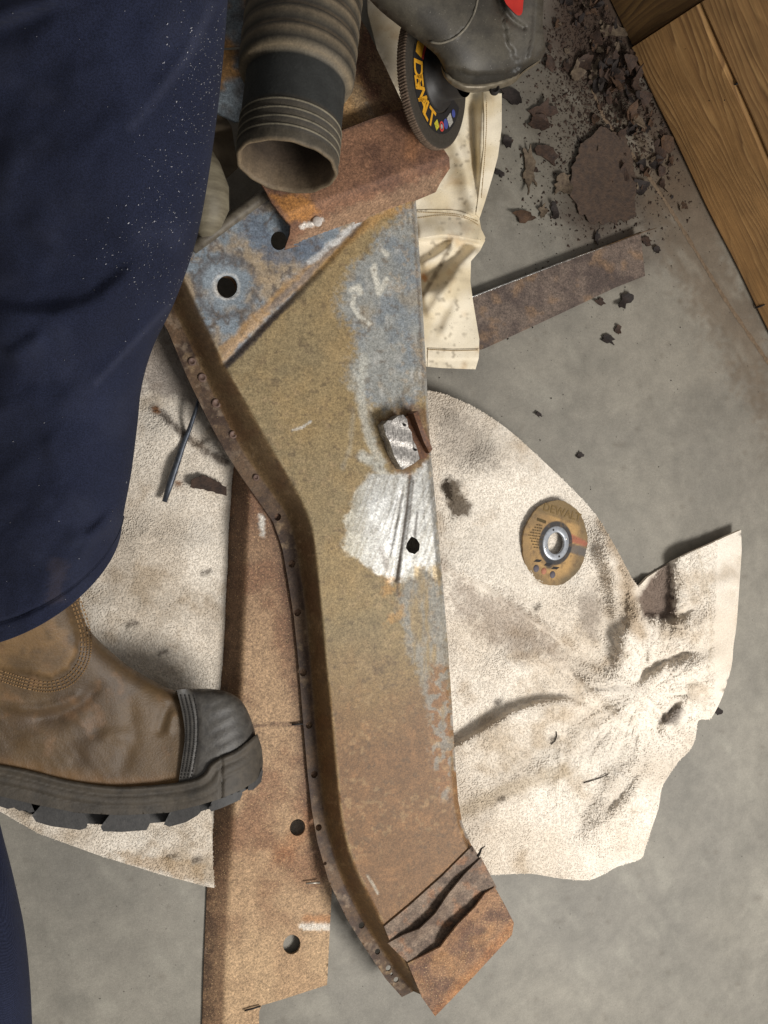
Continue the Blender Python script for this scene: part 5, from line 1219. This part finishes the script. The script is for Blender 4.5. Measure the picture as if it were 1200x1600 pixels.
# the pile: shared shapes, each flake an object
shapes = [flake(blobpoly(900, 150, 16, 11, 0.4*k, 9, 0.35), 0.001, 0.0022, 0.007, None, seed=k+40) for k in range(8)]
protos = []
for o in shapes:
    me = o.data; c0 = P(900, 150, 0); me.transform(Matrix.Translation(-c0)); protos.append(me); bpy.data.objects.remove(o)
protm = [[None]*4 for _ in protos]
cnt = 0; LABP = 'dark rust flake in the loose pile of scale between the grinder and the pine beam'
while cnt < 230:
    x = random.uniform(790, 1075); y = random.uniform(-60, 330)
    d = float(segd(np.array([x]), np.array([y]), [(925, -80), (955, 60), (985, 170), (985, 260)])[0][0])
    if random.random() > math.exp(-(d/55)**2)+0.02: continue
    if y > 210 and 890 < x < 1000 and random.random() < 0.85: continue
    xb = 985+(y-75)*0.483
    if x > xb-4: continue
    i = random.randrange(8); mi = random.choice((0, 0, 1, 1, 1, 3, 2))
    if protm[i][mi] is None:
        protm[i][mi] = protos[i].copy(); protm[i][mi].materials.clear(); protm[i][mi].materials.append(FM[mi])
    o = bpy.data.objects.new('rust_flake', protm[i][mi]); COL.objects.link(o)
    o.location = P(x, y, 0.001+0.020*math.exp(-(d/40)**2)*random.random()*(1 if y < 200 else 0.3)); s = 0.2+0.75*random.random()**2.0
    o.scale = (s, s*random.uniform(0.6, 1), s); o.rotation_euler = (random.uniform(-.5, .5), random.uniform(-.5, .5), random.uniform(0, 6.3))
    cn = ('black', 'dark brown', 'grey brown', 'rusty brown')[mi]; zn = 'at the top of the heap, by the grinder' if y < 40 else ('heaped against the corner of the pine beam' if y < 170 else 'between the large rust sheet and the beam'); big_ = 'larger' if s > 0.5 else 'small'
    tag(o, '%s %s rust flake %s' % (big_, cn, zn), 'rust flake', '%s %s flakes %s' % (big_, cn, zn)); cnt += 1
# crumbs and grit nobody could count
def crumbs(name, n, gen, mat, smin, smax):
    V = []; F = []; tet = np.array([(1, 0, 0), (-.5, .8, 0), (-.4, -.9, 0), (0.1, 0, .8)]); tf_ = np.array([(0, 1, 3), (1, 2, 3), (2, 0, 3), (0, 2, 1)])
    for _ in range(n):
        x, y = gen(); s = smin*(smax/smin)**(random.random()**1.6); a = random.uniform(0, 6.3); c_, s_ = math.cos(a), math.sin(a)
        p = np.array(P(x, y, 0.0006)); R = np.array([[c_, -s_, 0], [s_, c_, 0], [0, 0, 1]]); q = (tet*np.array([random.uniform(.6, 1.6), random.uniform(.5, 1), random.uniform(.4, 1)])*s)@R.T+p
        F.append(tf_+4*len(V)); V.append(q)
    o = link(name, mesh(name, np.vstack(V), np.vstack(F), False), mat); tag(o, kind='stuff'); return o
def g1():
    while True:
        x, y = random.gauss(955, 58), random.gauss(110, 120)
        if x < 985+(y-75)*0.483-3 and x > 780 and y < 420: return x, y
crumbs('rust_crumbs', 7000, g1, FM[1], 0.0005, 0.0036)
def g2():
    while True:
        x, y = random.gauss(900, 120), random.gauss(300, 160)
        if x < 985+(y-75)*0.483-3 and y > -50: return x, y
crumbs('dark_grit', 420, g2, FM[0], 0.0004, 0.0022)
crumbs('floor_grit', 1000, lambda: (random.uniform(-50, 1250), random.uniform(-50, 1650)), FM[0], 0.0003, 0.0011)
# stray fibres on the towel
M_fib = plain('fibre', (64, 56, 48), None, 200, 0.8)
for pts_, lab in (([(912, 1223), (924, 1220), (936, 1216), (950, 1210)], 'thin dark straight fibre lying on the lower right of the towel'), ([(861, 1163), (867, 1158), (870, 1150), (869, 1143)], 'tiny curled dark fibre on the towel between its two long folds')):
    q = [P(x, y, float(towel_h(np.array([x]), np.array([y]))[0])+0.0016) for x, y in pts_]
    tag(tube('fibre', q, 0.0008, M_fib, None, 6), lab, 'fibre')
